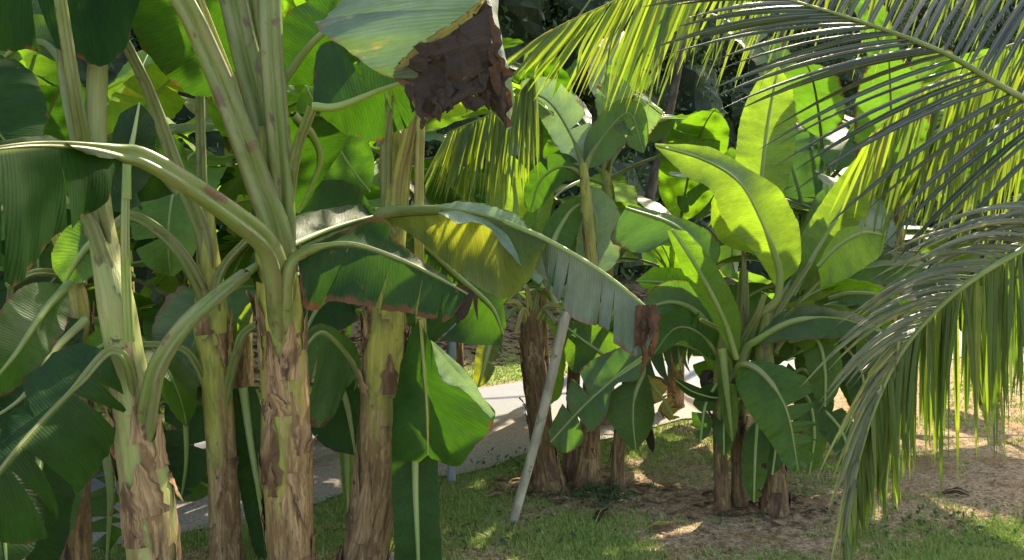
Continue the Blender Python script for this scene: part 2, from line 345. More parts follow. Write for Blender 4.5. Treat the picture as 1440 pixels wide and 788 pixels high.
# ------------------------------------------------------------------ pseudostem
def stem(parent, pts, mat='stem', low='stem_brown', split=.5, sheaths=10, seed=1, name='pseudostem', world=False, shmat='sheath', bump=.05, big=()):
    """pts: (x, y, depth, radius px) from the ground up; big: named flaps (t, angle deg, length m, halfwidth m, peel m)"""
    pts = np.asarray(pts, float); n = 90; q = cr(pts, n)
    r = random.Random(seed)
    if world: C = q[:, :3]; R = q[:, 3]
    else: C = W(q[:, :3]); R = q[:, 3]*q[:, 2]/F
    T, N, B = frames(C)
    Ls = np.concatenate([[0], np.cumsum(np.linalg.norm(np.diff(C, axis=0), axis=1))])
    sides = 32; a = np.linspace(0, 2*math.pi, sides+1)
    D = np.zeros((n, sides+1)); SP = np.zeros((n, sides+1)); LO = np.zeros((n, sides+1))
    for i in range(n):
        for j in range(sides):
            p = Vector((math.cos(a[j])*1.6, math.sin(a[j])*1.6, Ls[i]*5+seed*9))
            fib = noise.noise(Vector((math.cos(a[j])*9, math.sin(a[j])*9, Ls[i]*2.5+seed)))
            # overlapping sheath edges climbing the stem
            sp = (a[j]/(2*math.pi)*2+Ls[i]*1.9+seed*.37+noise.noise(p)*.25) % 1
            D[i, j] = noise.noise(p)*bump*.9+fib*.035+.10*(sp-.5)*max(0, 1-((i/n)/max(split, .3))**2*.5)
            SP[i, j] = sp
            LO[i, j] = -(i/n-split+.55*noise.noise(Vector((math.cos(a[j])*1.7, math.sin(a[j])*1.7, Ls[i]*.8+seed*3)))+.14*noise.noise(Vector((math.cos(a[j])*5, math.sin(a[j])*5, Ls[i]*4+seed*3))))
        D[i, sides] = D[i, 0]; SP[i, sides] = SP[i, 0]; LO[i, sides] = LO[i, 0]
    Rr = R[:, None]*(1+D)
    P = C[:, None]+Rr[..., None]*(np.cos(a)[None, :, None]*N[:, None]+np.sin(a)[None, :, None]*B[:, None])
    UV = np.stack(np.broadcast_arrays((a*R.mean())[None], Ls[:, None]), -1)
    mb = MB(); 
    k = int(n*split)
    mb.grid(P, UV)
    o = mb.build(name, M[mat] if mat in ('stem', 'stem_pale', 'stem_dk') and low == 'stem_brown' else M[low], parent)
    for nm_, ar in (('low', LO), ('sheath', SP)):
        at_ = o.data.attributes.new(nm_, 'FLOAT', 'POINT'); at_.data.foreach_set('value', ar.ravel().astype(np.float32))
    # dry sheath remains
    def flap(mb, t0, ang, ln, hw, peel, ragged=.25, down=False):
        m_, w_ = 12, 7
        i0 = int(t0*(n-1)); rows = []; s0 = Ls[i0]
        Pg = np.zeros((m_, w_, 3)); U = np.zeros((m_, w_, 2))
        for ii in range(m_):
            vv = ii/(m_-1); s = s0+ln*vv*(-1 if down else 1)
            idx = np.clip(np.interp(s, Ls, np.arange(n)), 0, n-1); lo = int(idx); hi = min(lo+1, n-1); fr = idx-lo
            c = C[lo]*(1-fr)+C[hi]*fr; rr = R[lo]*(1-fr)+R[hi]*fr; nn = N[lo]; bb = B[lo]
            ws = (hw/rr)*(1-vv**1.6*.93)*(1+1.3*r.uniform(-1, 1)*ragged)
            for jj in range(w_):
                x = (jj/(w_-1)-.5)*2
                an = ang+x*ws+.25*vv*math.sin(seed+t0*30)
                rad = rr*1.045+.002+peel*vv**1.7+.006*noise.noise(Vector((x*3, vv*5, t0*50)))-.25*peel*vv*abs(x)
                Pg[ii, jj] = c+rad*(math.cos(an)*nn+math.sin(an)*bb)
                U[ii, jj] = (x*hw+ang, s)
        mb.grid(Pg, U)
    for _ in range(sheaths):
        mb = MB(); t0 = r.uniform(0, min(1, split+.22))
        flap(mb, t0, r.uniform(0, 6.283), r.uniform(.06, .22), R.mean()*r.uniform(.2, .6), r.choice([.0, .004, .012, .03]), down=r.random() < .35)
        mb.build('dry_sheath', M[shmat], parent)
    for (t0, deg, ln, hw, peel) in big:
        mb = MB()
        # angle 0 = towards camera right; choose radial direction in world xy
        i0 = int(t0*(n-1)); dirw = np.array([math.cos(math.radians(deg)), math.sin(math.radians(deg)), 0])
        an = math.atan2((dirw*B[i0]).sum(), (dirw*N[i0]).sum())
        flap(mb, t0, an, ln, hw, peel, .2); mb.build('sheath_flap', M[shmat], parent)
    return o
def ground_at(x, d):
    """pixel column x at depth d -> y pixel of flat ground"""
    p = PITCH
    # z=0: 1.6 + d*(-sin p - (y-394)/F*cos p)=0
    return 394+F*((1.6/d)-math.sin(p))/math.cos(p)
# ------------------------------------------------------------------ procedural banana plant (world space)
def wleaf(parent, base, az, el, ln, wid, pet, droop, roll, mat, tears, n=56, stalk_r=.018, hang=.45, curl=1.0):
    SEED[0] += 1; r = random.Random(SEED[0])
    steps = 16; tot = pet+ln; p = np.array(base, float); e = el; pts = [p.copy()]
    for i in range(steps):
        s = (i+.5)/steps
        e -= droop/steps*(0.4+1.6*s)*curl
        d = np.array([math.cos(az)*math.cos(e), math.sin(az)*math.cos(e), math.sin(e)])
        p = p+d*tot/steps; pts.append(p.copy())
    pts = np.array(pts)
    k = max(2, int(round(steps*pet/tot)))
    mid = pts[k:]; st = pts[:k+1]
    T = norm(np.gradient(mid, axis=0)); side = np.array([-math.sin(az), math.cos(az), 0])
    up = norm(np.cross(side, T))*1.0
    up = np.where(up[:, 2:3] < -2, -up, up)
    m = len(mid); prof = scal(PROF, m)
    def edge(s, rl):
        ang = rl
        D = side*s*math.cos(ang)+up*math.sin(ang)
        D = norm(D+np.array([0, 0, -hang*.6]))
        return mid+D*(wid*prof)[:, None]
    L = edge(1, roll-.2+r.uniform(-.2, .2)); R = edge(-1, -roll-.2+r.uniform(-.2, .2))
    def tosp(a): return a
    q = mk_leaf(parent, mid, L, R, mat, stalk=st, sr=(stalk_r, .004), n=n, tearsL=tears, tearsR=tears, world=True, gap=.04, ruf=.06, flop=.22, ragged=.12)
    return q
def cr3(P, n): return cr(P, n)
def plant(name, x, d, h, r0, label, seed, nleaf=8, ln=1.3, wid=.27, mats=('leaf',), tears=3, az0=0, lean=0, group='banana plants', spread=1.0, split=.45, droop=1.3):
    r = random.Random(seed)
    y = ground_at(x, d); b = W1(x, y, d)
    root = empty(name, b, label, 'banana plant', group)
    top = b+np.array([lean, r.uniform(-.1, .1), h])
    pts = [(*b, r0*1.15), (*(b+(top-b)*.3), r0), (*(b+(top-b)*.7), r0*.8), (*top, r0*.5)]
    stem(root, pts, split=split, sheaths=8, seed=seed, world=True)
    for i in range(nleaf):
        az = az0+i*2.4+r.uniform(-.3, .3); q = i/max(1, nleaf-1)
        el = 1.35-.95*(1-q)*spread*1.1+r.uniform(-.1, .1)
        wleaf(root, top-np.array([0, 0, .25*(1-q)]), az, el, ln*r.uniform(.8, 1.15), wid*r.uniform(.85, 1.15), .3+.15*r.random(), droop*(1.5-1.0*q)*r.uniform(.8, 1.2), r.uniform(.0, .5), r.choice(mats), r.randint(0, tears), stalk_r=r0*.28)
    return root
# ------------------------------------------------------------------ ground, road, hill
A0 = np.array([-0.3, 8.5]); RD = np.array([.773, .635]); RN = np.array([-.635, .773])
def road_s(x, y): return (x-A0[0])*RN[0]+(y-A0[1])*RN[1]
def sm(a, b, x):
    t = np.clip((x-a)/(b-a), 0, 1); return t*t*(3-2*t)
def nz(x, y, s, o=0.0):
    f = np.frompyfunc(lambda a, b: noise.noise(Vector((a*s+o, b*s-o, o*1.7))), 2, 1)
    return np.asarray(f(x, y), float)
def hgt(x, y):
    s = road_s(x, y)
    base = .018*nz(x, y, 1.1)+.008*nz(x, y, 4, 3)
    base = base*(1-sm(-2.9, -2.4, s)*(1-sm(.1, .5, s)))
    far = .45*sm(1.2, 3.2, s)+.28*np.clip(s-2.6, 0, 60)
    far = far*(1+.15*nz(x, y, .3, 8))+.10*nz(x, y, .9, 9)*sm(1, 3, s)
    return base+far
def gmask(x, y):
    s = road_s(x, y)
    g = .56+.55*nz(x, y, .75, 21)+.55*nz(x, y, 2.3, 5)+.45*nz(x, y, 5.5, 15)
    g = g+.7*sm(.05, .3, s)*(1-sm(1.1, 1.7, s))
    # bare, litter-covered soil round the clumps and to the far right
    for cx, cy, rr, am in ((1.55, 4.75, .8, .6), (1.0, 4.3, .5, .3), (.45, 5.0, .4, .35), (3.6, 6.2, 1.9, .45), (4.5, 9, 3, .5), (-1.2, 3.4, 1.0, .3)):
        g = g-am*np.exp(-((x-cx)**2+(y-cy)**2)/rr**2)
    for cx, cy, rx, ry, am in ((2.35, 4.35, .6, .16, .40), (.25, 4.25, .7, .45, .35), (.85, 6.3, 1.0, .9, .4), (3.3, 4.1, .5, .2, .3), (0, 5.5, .6, .5, .3), (2.6, 5.6, .4, .3, .4), (-1.1, 4.2, .35, .35, .6)):
        g = g+am*np.exp(-((x-cx)/rx)**2-((y-cy)/ry)**2)
    return g
def axis(segs):
    out = []
    for a, b, st in segs: out.append(np.arange(a, b, st))
    return np.concatenate(out+[[segs[-1][1]]])
gx = axis([(-120, -30, 10), (-30, -8, 1.2), (-8, 8, .085), (8, 30, 1.2), (30, 120, 10)])
gy = axis([(-60, -4, 6), (-4, 2, .5), (2, 12, .085), (12, 32, .8), (32, 200, 12)])
X, Y = np.meshgrid(gx, gy, indexing='ij')
Z = hgt(X, Y); G = gmask(X, Y)
mb = MB(); mb.grid(np.stack([X, Y, Z], -1), np.stack([X, Y], -1))
m, nt = nm('soil_and_grass'); b = NB(nt)
tc = b.n('ShaderNodeNewGeometry').outputs['Position']
gm = b.n('ShaderNodeAttribute', attribute_name='grass').outputs['Fac']
n1 = b.noise(tc, 14, 5, .7); n2 = b.noise(tc, 70, 4, .7); n3 = b.noise(tc, 2.2, 4, .6)
soil = b.mix(b.ramp(n1, .35, .65), (.21, .135, .075), (.37, .265, .16))
soil = b.mix(b.ramp(n2, .42, .66), soil, (.46, .36, .24))
soil = b.mix(b.ramp(n3, .5, .68), soil, (.27, .16, .08)); n5 = b.noise(tc, 30, 5, .8); soil = b.mix(b.math('MULTIPLY', b.ramp(n5, .52, .60), .6), soil, (.12, .08, .045))
vor = b.n('ShaderNodeTexVoronoi', i_Vector=tc, i_Scale=55.0)
soil = b.mix(b.math('MULTIPLY', b.ramp(b.n('ShaderNodeSeparateColor', i_0=vor.outputs['Color']).outputs[0], .72, .8), .55), soil, (.13, .085, .05))
gr = b.mix(b.ramp(n2, .35, .65), (.12, .20, .045), (.26, .33, .10))
gr = b.mix(b.ramp(n1, .5, .7), gr, (.32, .28, .16))
f = b.ramp(b.math('ADD', gm, b.math('MULTIPLY', b.math('SUBTRACT', n1, .5), 1.7)), .46, .90)
c = b.mix(b.math('MULTIPLY', f, .85), soil, gr)
bp = b.n('ShaderNodeBump', i_Strength=.8, i_Distance=.02, i_Height=b.math('ADD', n2, b.math('MULTIPLY', n1, .8)))
p = b.n('ShaderNodeBsdfPrincipled', i_Base_Color=c, i_Roughness=.95, i_Normal=bp.outputs[0]); p.inputs['Specular IOR Level'].default_value = .1
bank = b.n('ShaderNodeAttribute', attribute_name='bank').outputs['Fac']
nt.links.new(b.mix(b.math('MULTIPLY', bank, .8), c, (.085, .07, .04)), p.inputs['Base Color'])
nt.links.new(p.outputs[0], b.n('ShaderNodeOutputMaterial').inputs[0])
ground = mb.build('ground', m); tag(ground, kind='structure')
at = ground.data.attributes.new('bank', 'FLOAT', 'POINT'); at.data.foreach_set('value', sm(.9, 2.0, road_s(X, Y)).ravel().astype(np.float32))
at = ground.data.attributes.new('grass', 'FLOAT', 'POINT'); at.data.foreach_set('value', G.ravel().astype(np.float32))
# road of worn concrete, its near side under dust and gravel
m, nt = nm('worn_concrete'); b = NB(nt)
tc = b.n('ShaderNodeNewGeometry').outputs['Position']; uv = b.n('ShaderNodeUVMap', uv_map='UVMap').outputs[0]
vv = b.n('ShaderNodeSeparateXYZ', i_Vector=uv).outputs[1]
n1 = b.noise(tc, 3, 5, .65); n2 = b.noise(tc, 60, 4, .7); n4 = b.noise(tc, 18, 4, .7)
con = b.mix(n1, (.16, .17, .195), (.23, .24, .27))
con = b.mix(b.ramp(n2, .5, .7), con, (.20, .195, .20))
dirt = b.mix(b.ramp(n2, .38, .62), (.22, .18, .15), (.36, .31, .28))
dirt = b.mix(b.ramp(n4, .55, .68), dirt, (.20, .15, .10))
ff = b.ramp(b.math('ADD', vv, b.math('MULTIPLY', b.math('SUBTRACT', n1, .5), 1.6)), -1.35, -.95)
c = b.mix(ff, dirt, con)
bp = b.n('ShaderNodeBump', i_Strength=.5, i_Distance=.01, i_Height=n2)
p = b.n('ShaderNodeBsdfPrincipled', i_Base_Color=c, i_Roughness=.85, i_Normal=bp.outputs[0]); p.inputs['Specular IOR Level'].default_value = .25
nt.links.new(p.outputs[0], b.n('ShaderNodeOutputMaterial').inputs[0])
us = np.linspace(-30, 60, 1100)
wig = np.array([noise.noise(Vector((u*1.3, 3, 0)))*.16+noise.noise(Vector((u*6, 8, 0)))*.05 for u in us])
vs = np.linspace(0, 1, 12)
P = np.zeros((len(us), 12, 3)); UV = np.zeros((len(us), 12, 2))
for j, q in enumerate(vs):
    s_ = -2.35+wig*1.0+(2.35-wig+.03*np.sin(us*3))*q
    P[:, j, :2] = A0+us[:, None]*RD+s_[:, None]*RN; P[:, j, 2] = hgt(P[:, j, 0], P[:, j, 1])+.014
    UV[:, j, 0] = us; UV[:, j, 1] = s_
mb = MB(); mb.grid(P, UV); road = mb.build('road', m); tag(road, kind='structure')
# ------------------------------------------------------------------ grass, litter
mg = simple_fibre('grass_blade', [(.10, .22, .035), (.19, .33, .06), (.34, .35, .12)], (3, 3, 1), .6, .1, trans=(.2, .3, .06))
def scatter(n, dmin, dmax, fn):
    out = []
    while len(out) < n:
        d = 1/(rng.random()*(1/dmin-1/dmax)+1/dmax)          # denser near the camera
        x = (rng.random()*2-1)*.70*d
        if fn(x, d): out.append((x, d))
    return out
def quickmask(x, y): return float(gmask(np.array(x), np.array(y)))
V = []; Fc = []; U = []; k = 0
pts = scatter(34000, 3.6, 12, lambda x, y: not (-2.3 < road_s(x, y) < 0.05) and (road_s(x, y) < 1.6) and quickmask(x, y)+rng.normal()*.30 > .57)
for (x, y) in pts:
    z = float(hgt(np.array(x), np.array(y)))
    for _ in range(4):
        h = rng.uniform(.008, .026)*(1.5 if rng.random() < .15 else 1)*(1+.0*y); a = rng.uniform(0, 6.28); le = rng.uniform(.2, 1.1)*h; w = rng.uniform(.0022, .0045)*(y/4.5)
        bx = x+rng.normal()*.02; by = y+rng.normal()*.02; ca, sa = math.cos(a), math.sin(a)
        V += [(bx-sa*w, by+ca*w, z-.004), (bx+sa*w, by-ca*w, z-.004), (bx+ca*le+sa*w*.2, by+sa*le-ca*w*.2, z+h), (bx+ca*le-sa*w*.2, by+sa*le+ca*w*.2, z+h)]
        Fc.append((k, k+1, k+2, k+3)); k += 4; u0 = x*1.0+rng.random(); U += [(u0, y)]*4
mb = MB(); mb.add(V, Fc, U); g = mb.build('grass', mg, smooth=False); tag(g, 'short patchy green grass on the bare soil round the plants', 'grass', kind='stuff')
ml = simple_fibre('leaf_litter', [(.16, .09, .045), (.30, .21, .12), (.09, .055, .03), (.36, .28, .19)], (2.3, 2.3, 1), .8, .3, spec=.15)
def litter_mesh(pts, smin, smax, lift=.006):
    V = []; Fc = []; U = []; k = 0
    for (x, y) in pts:
        z = float(hgt(np.array(x), np.array(y)))+.004; s1 = rng.uniform(smin, smax); s2 = s1*rng.uniform(.3, .6); a = rng.uniform(0, 6.28)
        ca, sa = math.cos(a), math.sin(a); t = rng.uniform(0, .7, 4)*s1*.6; u0 = rng.random()*50
        c = [(-s1, 0), (0, -s2), (s1, 0), (0, s2)]
        for i, (p, q) in enumerate(c): V.append((x+p*ca-q*sa, y+p*sa+q*ca, z+t[i])); U.append((u0+p*3, u0+q*3))
        Fc.append((k, k+1, k+2, k+3)); k += 4
    mb = MB(); mb.add(V, Fc, U); return mb
pts = scatter(11000, 3.6, 13, lambda x, y: not (-1.9 < road_s(x, y) < 0.05) and quickmask(x, y)+rng.normal()*.5 < .75)
g = litter_mesh(pts, .006, .02).build('leaf_litter', ml, smooth=False); tag(g, 'scattered dry leaf fragments and chips on the bare soil', 'leaf litter', kind='stuff')
# ------------------------------------------------------------------ forest on the hill behind the road
mf = leaf_material('forest_leaf', (.034, .078, .032), (.07, .15, .022), .35, rough=.5, spec=.5)
V = []; Fc = []; U = []; k = 0
def leafquad(c, s, nrm=None):
    global k
    a = rng.normal(size=3); a /= np.linalg.norm(a); b_ = np.cross(a, rng.normal(size=3)); b_ /= np.linalg.norm(b_)
    for p, q in ((-1, 0), (0, -.38), (1, 0), (0, .38)): V.append(tuple(c+s*(p*a+q*b_)))
    U.extend([(0, .1), (.1, .5), (.2, .1), (.1, -.5)]); Fc.append((k, k+1, k+2, k+3)); k += 4
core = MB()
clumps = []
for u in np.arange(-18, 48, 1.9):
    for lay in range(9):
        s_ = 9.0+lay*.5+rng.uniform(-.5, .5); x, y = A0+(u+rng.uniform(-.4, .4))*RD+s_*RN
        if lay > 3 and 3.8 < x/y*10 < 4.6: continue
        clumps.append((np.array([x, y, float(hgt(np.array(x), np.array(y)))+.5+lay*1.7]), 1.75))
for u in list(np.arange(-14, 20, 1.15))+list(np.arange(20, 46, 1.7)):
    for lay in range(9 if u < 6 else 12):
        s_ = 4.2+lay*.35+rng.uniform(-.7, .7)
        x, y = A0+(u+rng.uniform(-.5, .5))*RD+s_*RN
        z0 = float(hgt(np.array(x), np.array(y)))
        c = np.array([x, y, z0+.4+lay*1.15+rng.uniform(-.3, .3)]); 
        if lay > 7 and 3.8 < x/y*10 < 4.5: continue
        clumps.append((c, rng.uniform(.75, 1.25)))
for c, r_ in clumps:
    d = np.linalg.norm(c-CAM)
    # dark core blob blocking sky gaps, inner shade put into its colour
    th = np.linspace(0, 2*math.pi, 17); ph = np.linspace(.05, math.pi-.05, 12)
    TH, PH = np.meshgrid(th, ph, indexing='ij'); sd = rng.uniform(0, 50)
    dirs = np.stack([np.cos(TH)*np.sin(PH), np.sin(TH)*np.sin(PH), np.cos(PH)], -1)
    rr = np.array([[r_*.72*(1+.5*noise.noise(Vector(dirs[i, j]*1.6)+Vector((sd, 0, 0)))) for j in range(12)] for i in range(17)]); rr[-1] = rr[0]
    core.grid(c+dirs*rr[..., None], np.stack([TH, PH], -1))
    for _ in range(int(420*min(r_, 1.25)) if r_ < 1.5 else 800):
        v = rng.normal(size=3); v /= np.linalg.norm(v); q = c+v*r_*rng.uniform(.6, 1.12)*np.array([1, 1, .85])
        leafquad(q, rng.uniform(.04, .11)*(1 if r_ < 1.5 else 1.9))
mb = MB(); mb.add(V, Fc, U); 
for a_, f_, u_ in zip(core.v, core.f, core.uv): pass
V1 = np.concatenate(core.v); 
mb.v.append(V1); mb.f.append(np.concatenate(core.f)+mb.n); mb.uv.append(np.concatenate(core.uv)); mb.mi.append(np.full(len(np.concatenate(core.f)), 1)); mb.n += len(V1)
md = simple_fibre('forest_shade_core', [(.012, .026, .012), (.02, .04, .018), (.014, .024, .012)], (5, 5, 1), .8, .5)
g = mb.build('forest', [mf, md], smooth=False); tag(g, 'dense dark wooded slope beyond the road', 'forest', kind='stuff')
# low brown brush on the bank
pts = []
while len(pts) < 9000:
    u = rng.uniform(-7, 14); s_ = rng.uniform(1.1, 4.4); q = A0+u*RD+s_*RN; pts.append((q[0], q[1]))
mbk = simple_fibre('dry_brush', [(.13, .08, .045), (.22, .15, .09), (.07, .05, .03), (.12, .13, .05)], (2.3, 2.3, 1), .8, .3, spec=.15)
g = litter_mesh(pts, .03, .09).build('bank_brush', mbk, smooth=False); tag(g, 'dry brown brush and fallen leaves on the bank across the road', 'brush', kind='stuff')

# trees added on the slope, their unseen crowns placed to shade soil and leaves
M['bark'] = simple_fibre('tree_bark', [(.05, .042, .032), (.09, .075, .058), (.035, .03, .025)], (20, 4, 1), .9, .8)
def tree(base, lean, height, blobs, label, seed, nleaf=170, ls=(.05, .11)):
    rr_ = np.random.default_rng(seed)
    root = empty('forest_tree', base, label, 'tree', 'tall forest trees beyond the road')
    base = np.array(base, float); top = base+np.array([lean[0], lean[1], height])
    t = np.linspace(0, 1, 40)[:, None]; C = base+(top-base)*t+np.array([.25, .1, 0])*np.sin(t*5)*t
    mb = MB(); tube(mb, C, np.linspace(.085, .04, 40), 12)
    for c_, r_ in blobs:
        c_ = np.array(c_, float); s_ = C[int(39*min(.95, max(.3, (c_[2]-.8-base[2])/height)))]
        tt = np.linspace(0, 1, 14)[:, None]; L_ = s_+(c_-s_)*tt+np.array([0, 0, .3])*np.sin(tt*3.1)
        tube(mb, L_, np.linspace(.05, .015, 14), 6)
    mb.build('trunk', M['bark'], root)
    V = []; Fc = []; U = []; k = 0
    for c_, r_ in blobs:
        for _ in range(int(nleaf*r_**2)):
            v = rr_.normal(size=3); v /= np.linalg.norm(v); q = np.array(c_)+v*r_*rr_.uniform(.2, 1.1)*np.array([1, 1, .6])
            a_ = rr_.normal(size=3)*np.array([1, 1, .5]); a_ /= np.linalg.norm(a_); b_ = np.cross(a_, rr_.normal(size=3)*np.array([.5, .5, 1.])); b_ /= np.linalg.norm(b_); s = rr_.uniform(*ls)
            for p_, q_ in ((-1, 0), (0, -.42), (1, 0), (0, .42)): V.append(tuple(q+s*(p_*a_+q_*b_)))
            U += [(0, .1), (.1, .5), (.2, .1), (.1, -.5)]; Fc.append((k, k+1, k+2, k+3)); k += 4
    mb = MB(); mb.add(V, Fc, U); mb.build('crown', mf, root, smooth=False)
def blobs(x0, x1, y0, y1, z0, z1, n, r0, r1, seed):
    q = np.random.default_rng(seed); return [((q.uniform(x0, x1), q.uniform(y0, y1), q.uniform(z0, z1)), q.uniform(r0, r1)) for _ in range(n)]
tree((5.2, 15.5, 3.0), (-1.0, -2.5), 5.5, blobs(1.5, 7.5, 9.8, 14, 6.2, 8.2, 7, .8, 1.3, 3), 'tall tree on the slope with an unseen crown added over the road to shade the soil on the right', 3, nleaf=190)
tree((2.1, 12.9, 1.6), (.9, -1.2), 6.2, blobs(.4, 3.6, 9.6, 12.6, 5.6, 7.4, 5, .7, 1.1, 5), 'thin slanting forest tree seen through the gap left of the right clump', 5, nleaf=190)
tree((-3.4, 11.6, 1.6), (2.2, -3.8), 5.0, blobs(-2.2, .8, 5.4, 9.0, 4.9, 6.4, 15, .6, .95, 7), 'tree behind the left clump with an unseen crown added above to shade the banana leaves', 7, nleaf=300)

pts = []
for cx, cy, rr, n_ in ((.42, 5.05, .42, 260), (1.5, 4.72, .40, 170), (-1.1, 3.5, .6, 120), (.15, 5.1, .25, 100)):
    for _ in range(n_): pts.append((cx+rng.normal()*rr*.6, cy+rng.normal()*rr*.4))
mdl = simple_fibre('dry_leaf_strips', [(.14, .08, .045), (.27, .18, .11), (.06, .04, .025), (.33, .25, .17)], (2.3, 2.3, 1), .8, .3, spec=.15)
g = litter_mesh(pts, .02, .07).build('dry_leaf_strips', mdl, smooth=False); tag(g, 'curled dry banana leaf scraps heaped round the stem bases', 'leaf litter', kind='stuff')
V = []; Fc = []; U = []; k = 0
for cx, cy, rr, n_, h_ in ((.52, 4.75, .13, 240, .10), (.62, 4.85, .12, 120, .07), (-.1, 4.2, .25, 90, .04), (2.4, 4.3, .35, 160, .04), (.1, 5.6, .3, 90, .05)):
    for _ in range(n_):
        x = cx+rng.normal()*rr; y = cy+rng.normal()*rr*.6; z_ = max(.01, rng.uniform(.01, h_))+float(hgt(np.array(x), np.array(y)))
        leafquad(np.array([x, y, z_]), rng.uniform(.012, .028))
mb = MB(); mb.add(V, Fc, U); g = mb.build('weeds', mf, smooth=False); tag(g, 'small dark leafy weeds at the foot of the middle clump', 'weeds', kind='stuff')
# ================================================================== FRONT CLUMP (left)
FG = 'banana plants of the near clump'
def root_at(name, x, d, label, group, cat='banana plant'):
    y = ground_at(x, d); return empty(name, W1(x, y, d), label, cat, group)
def gp(x, d, r): return (x, ground_at(x, d), d, r)
def stalk(parent, pts, r0, r1, mat='petiole', name='leaf_stalk', sides=24, groove=True):
    C = W(cr(pts, 40)); dd = np.linspace(pts[0][2], pts[-1][2], 40)
    q = MB(); tube(q, C, np.linspace(r0, r1, 40)*dd/F, sides, groove=np.array([0, -1, .3]) if groove else None)
    return q.build(name, M[mat], parent)

# ---- plant A : the near left stem
pa = root_at('banana_plant', 224, 3.0, 'thick banana stem with peeling brown sheaths, nearest at left', FG)
stem(pa, [gp(224, 3.0, 44), (218, 800, 3.0, 36), (205, 690, 3.0, 34), (190, 590, 3.0, 30), (176, 500, 3.0, 24), (164, 430, 3.0, 24), (152, 370, 3.05, 20), (140, 300, 3.1, 17), (134, 200, 3.15, 15), (138, 90, 3.2, 13), (140, 40, 3.25, 10)],
     mat='stem_pale', split=.27, sheaths=16, seed=3,
     big=[(.30, 185, .20, .045, .05), (.36, 200, .20, .05, .03), (.31, -10, .2, .04, .035), (.2, 250, .25, .06, .01), (.24, 300, .2, .06, .012)])
stalk(pa, [(196, 690, 3.02), (203, 620, 2.97), (211, 560, 2.93), (225, 510, 2.9), (262, 455, 2.9), (310, 412, 3.0), (345, 385, 3.15)], 15, 9, 'petiole')
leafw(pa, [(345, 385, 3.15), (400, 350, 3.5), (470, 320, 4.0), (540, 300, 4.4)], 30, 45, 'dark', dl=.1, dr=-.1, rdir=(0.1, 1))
# pale upright stalks beside it
stalk(pa, [(190, 560, 3.03), (172, 450, 3.02), (140, 345, 3.0), (118, 300, 3.0), (95, 285, 3.0)], 15, 8, 'petiole')
stalk(pa, [(175, 480, 3.08), (158, 390, 3.06), (125, 235, 3.0), (104, 120, 2.9), (82, -20, 2.8)], 11, 8, 'petiole')
stalk(pa, [(135, 330, 3.12), (118, 230, 3.1), (95, 120, 3.1), (90, 60, 3.1)], 14, 9, 'petiole')
leafw(pa, [(82, -20, 2.8), (70, -90, 2.7), (40, -150, 2.6)], 60, 60, 'leaf')
# low wide leaf hanging to the left
mk_leaf(pa, [(152, 495, 2.85), (110, 540, 2.75), (60, 590, 2.6), (0, 660, 2.4), (-40, 720, 2.3)],
        [(150, 492, 2.85), (100, 492, 2.9), (50, 530, 2.8), (0, 590, 2.65), (-40, 700, 2.4)],
        [(156, 505, 2.85), (172, 580, 2.9), (150, 640, 2.85), (70, 740, 2.6), (-35, 760, 2.35)], 'dark', pleat=.003, stalk=[(196, 650, 3.02), (190, 560, 2.96), (178, 508, 2.9), (152, 495, 2.85)],
        sr=(8, 4), tearsR=4, gap=.05, tearsL=3)
# ---- plant F : slim stem behind, left
pf = root_at('banana_plant', 106, 3.7, 'slim dark brown banana stem at far left, half hidden by big leaves', FG)
stem(pf, [gp(106, 3.7, 26), (105, 790, 3.7, 21), (107, 660, 3.7, 19), (112, 540, 3.7, 17), (112, 460, 3.7, 16), (103, 390, 3.7, 13), (98, 345, 3.7, 9)], split=.78, sheaths=14, seed=5, shmat='sheath_d', big=[(.7, 10, .2, .03, .02)])
stalk(pf, [(105, 400, 3.7), (90, 360, 3.65), (76, 325, 3.6)], 8, 7, 'petiole_y')
stalk(pf, [(115, 400, 3.7), (108, 350, 3.65), (100, 320, 3.6)], 7, 6, 'petiole_y')
stalk(pf, [(118, 395, 3.68), (90, 386, 3.6), (50, 384, 3.5), (10, 402, 3.4)], 7, 5, 'petiole')
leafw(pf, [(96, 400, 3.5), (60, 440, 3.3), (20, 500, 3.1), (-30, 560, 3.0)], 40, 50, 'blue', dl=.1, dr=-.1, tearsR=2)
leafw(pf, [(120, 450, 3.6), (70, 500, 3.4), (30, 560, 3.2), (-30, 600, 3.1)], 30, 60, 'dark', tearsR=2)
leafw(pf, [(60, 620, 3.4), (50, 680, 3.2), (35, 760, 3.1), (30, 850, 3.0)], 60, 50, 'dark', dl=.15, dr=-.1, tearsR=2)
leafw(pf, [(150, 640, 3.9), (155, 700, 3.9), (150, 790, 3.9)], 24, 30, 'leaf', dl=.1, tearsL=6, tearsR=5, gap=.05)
leafw(pf, [(-20, 620, 2.9), (0, 700, 2.8), (10, 800, 2.7)], 60, 45, 'dark', dl=.15, dr=-.1)
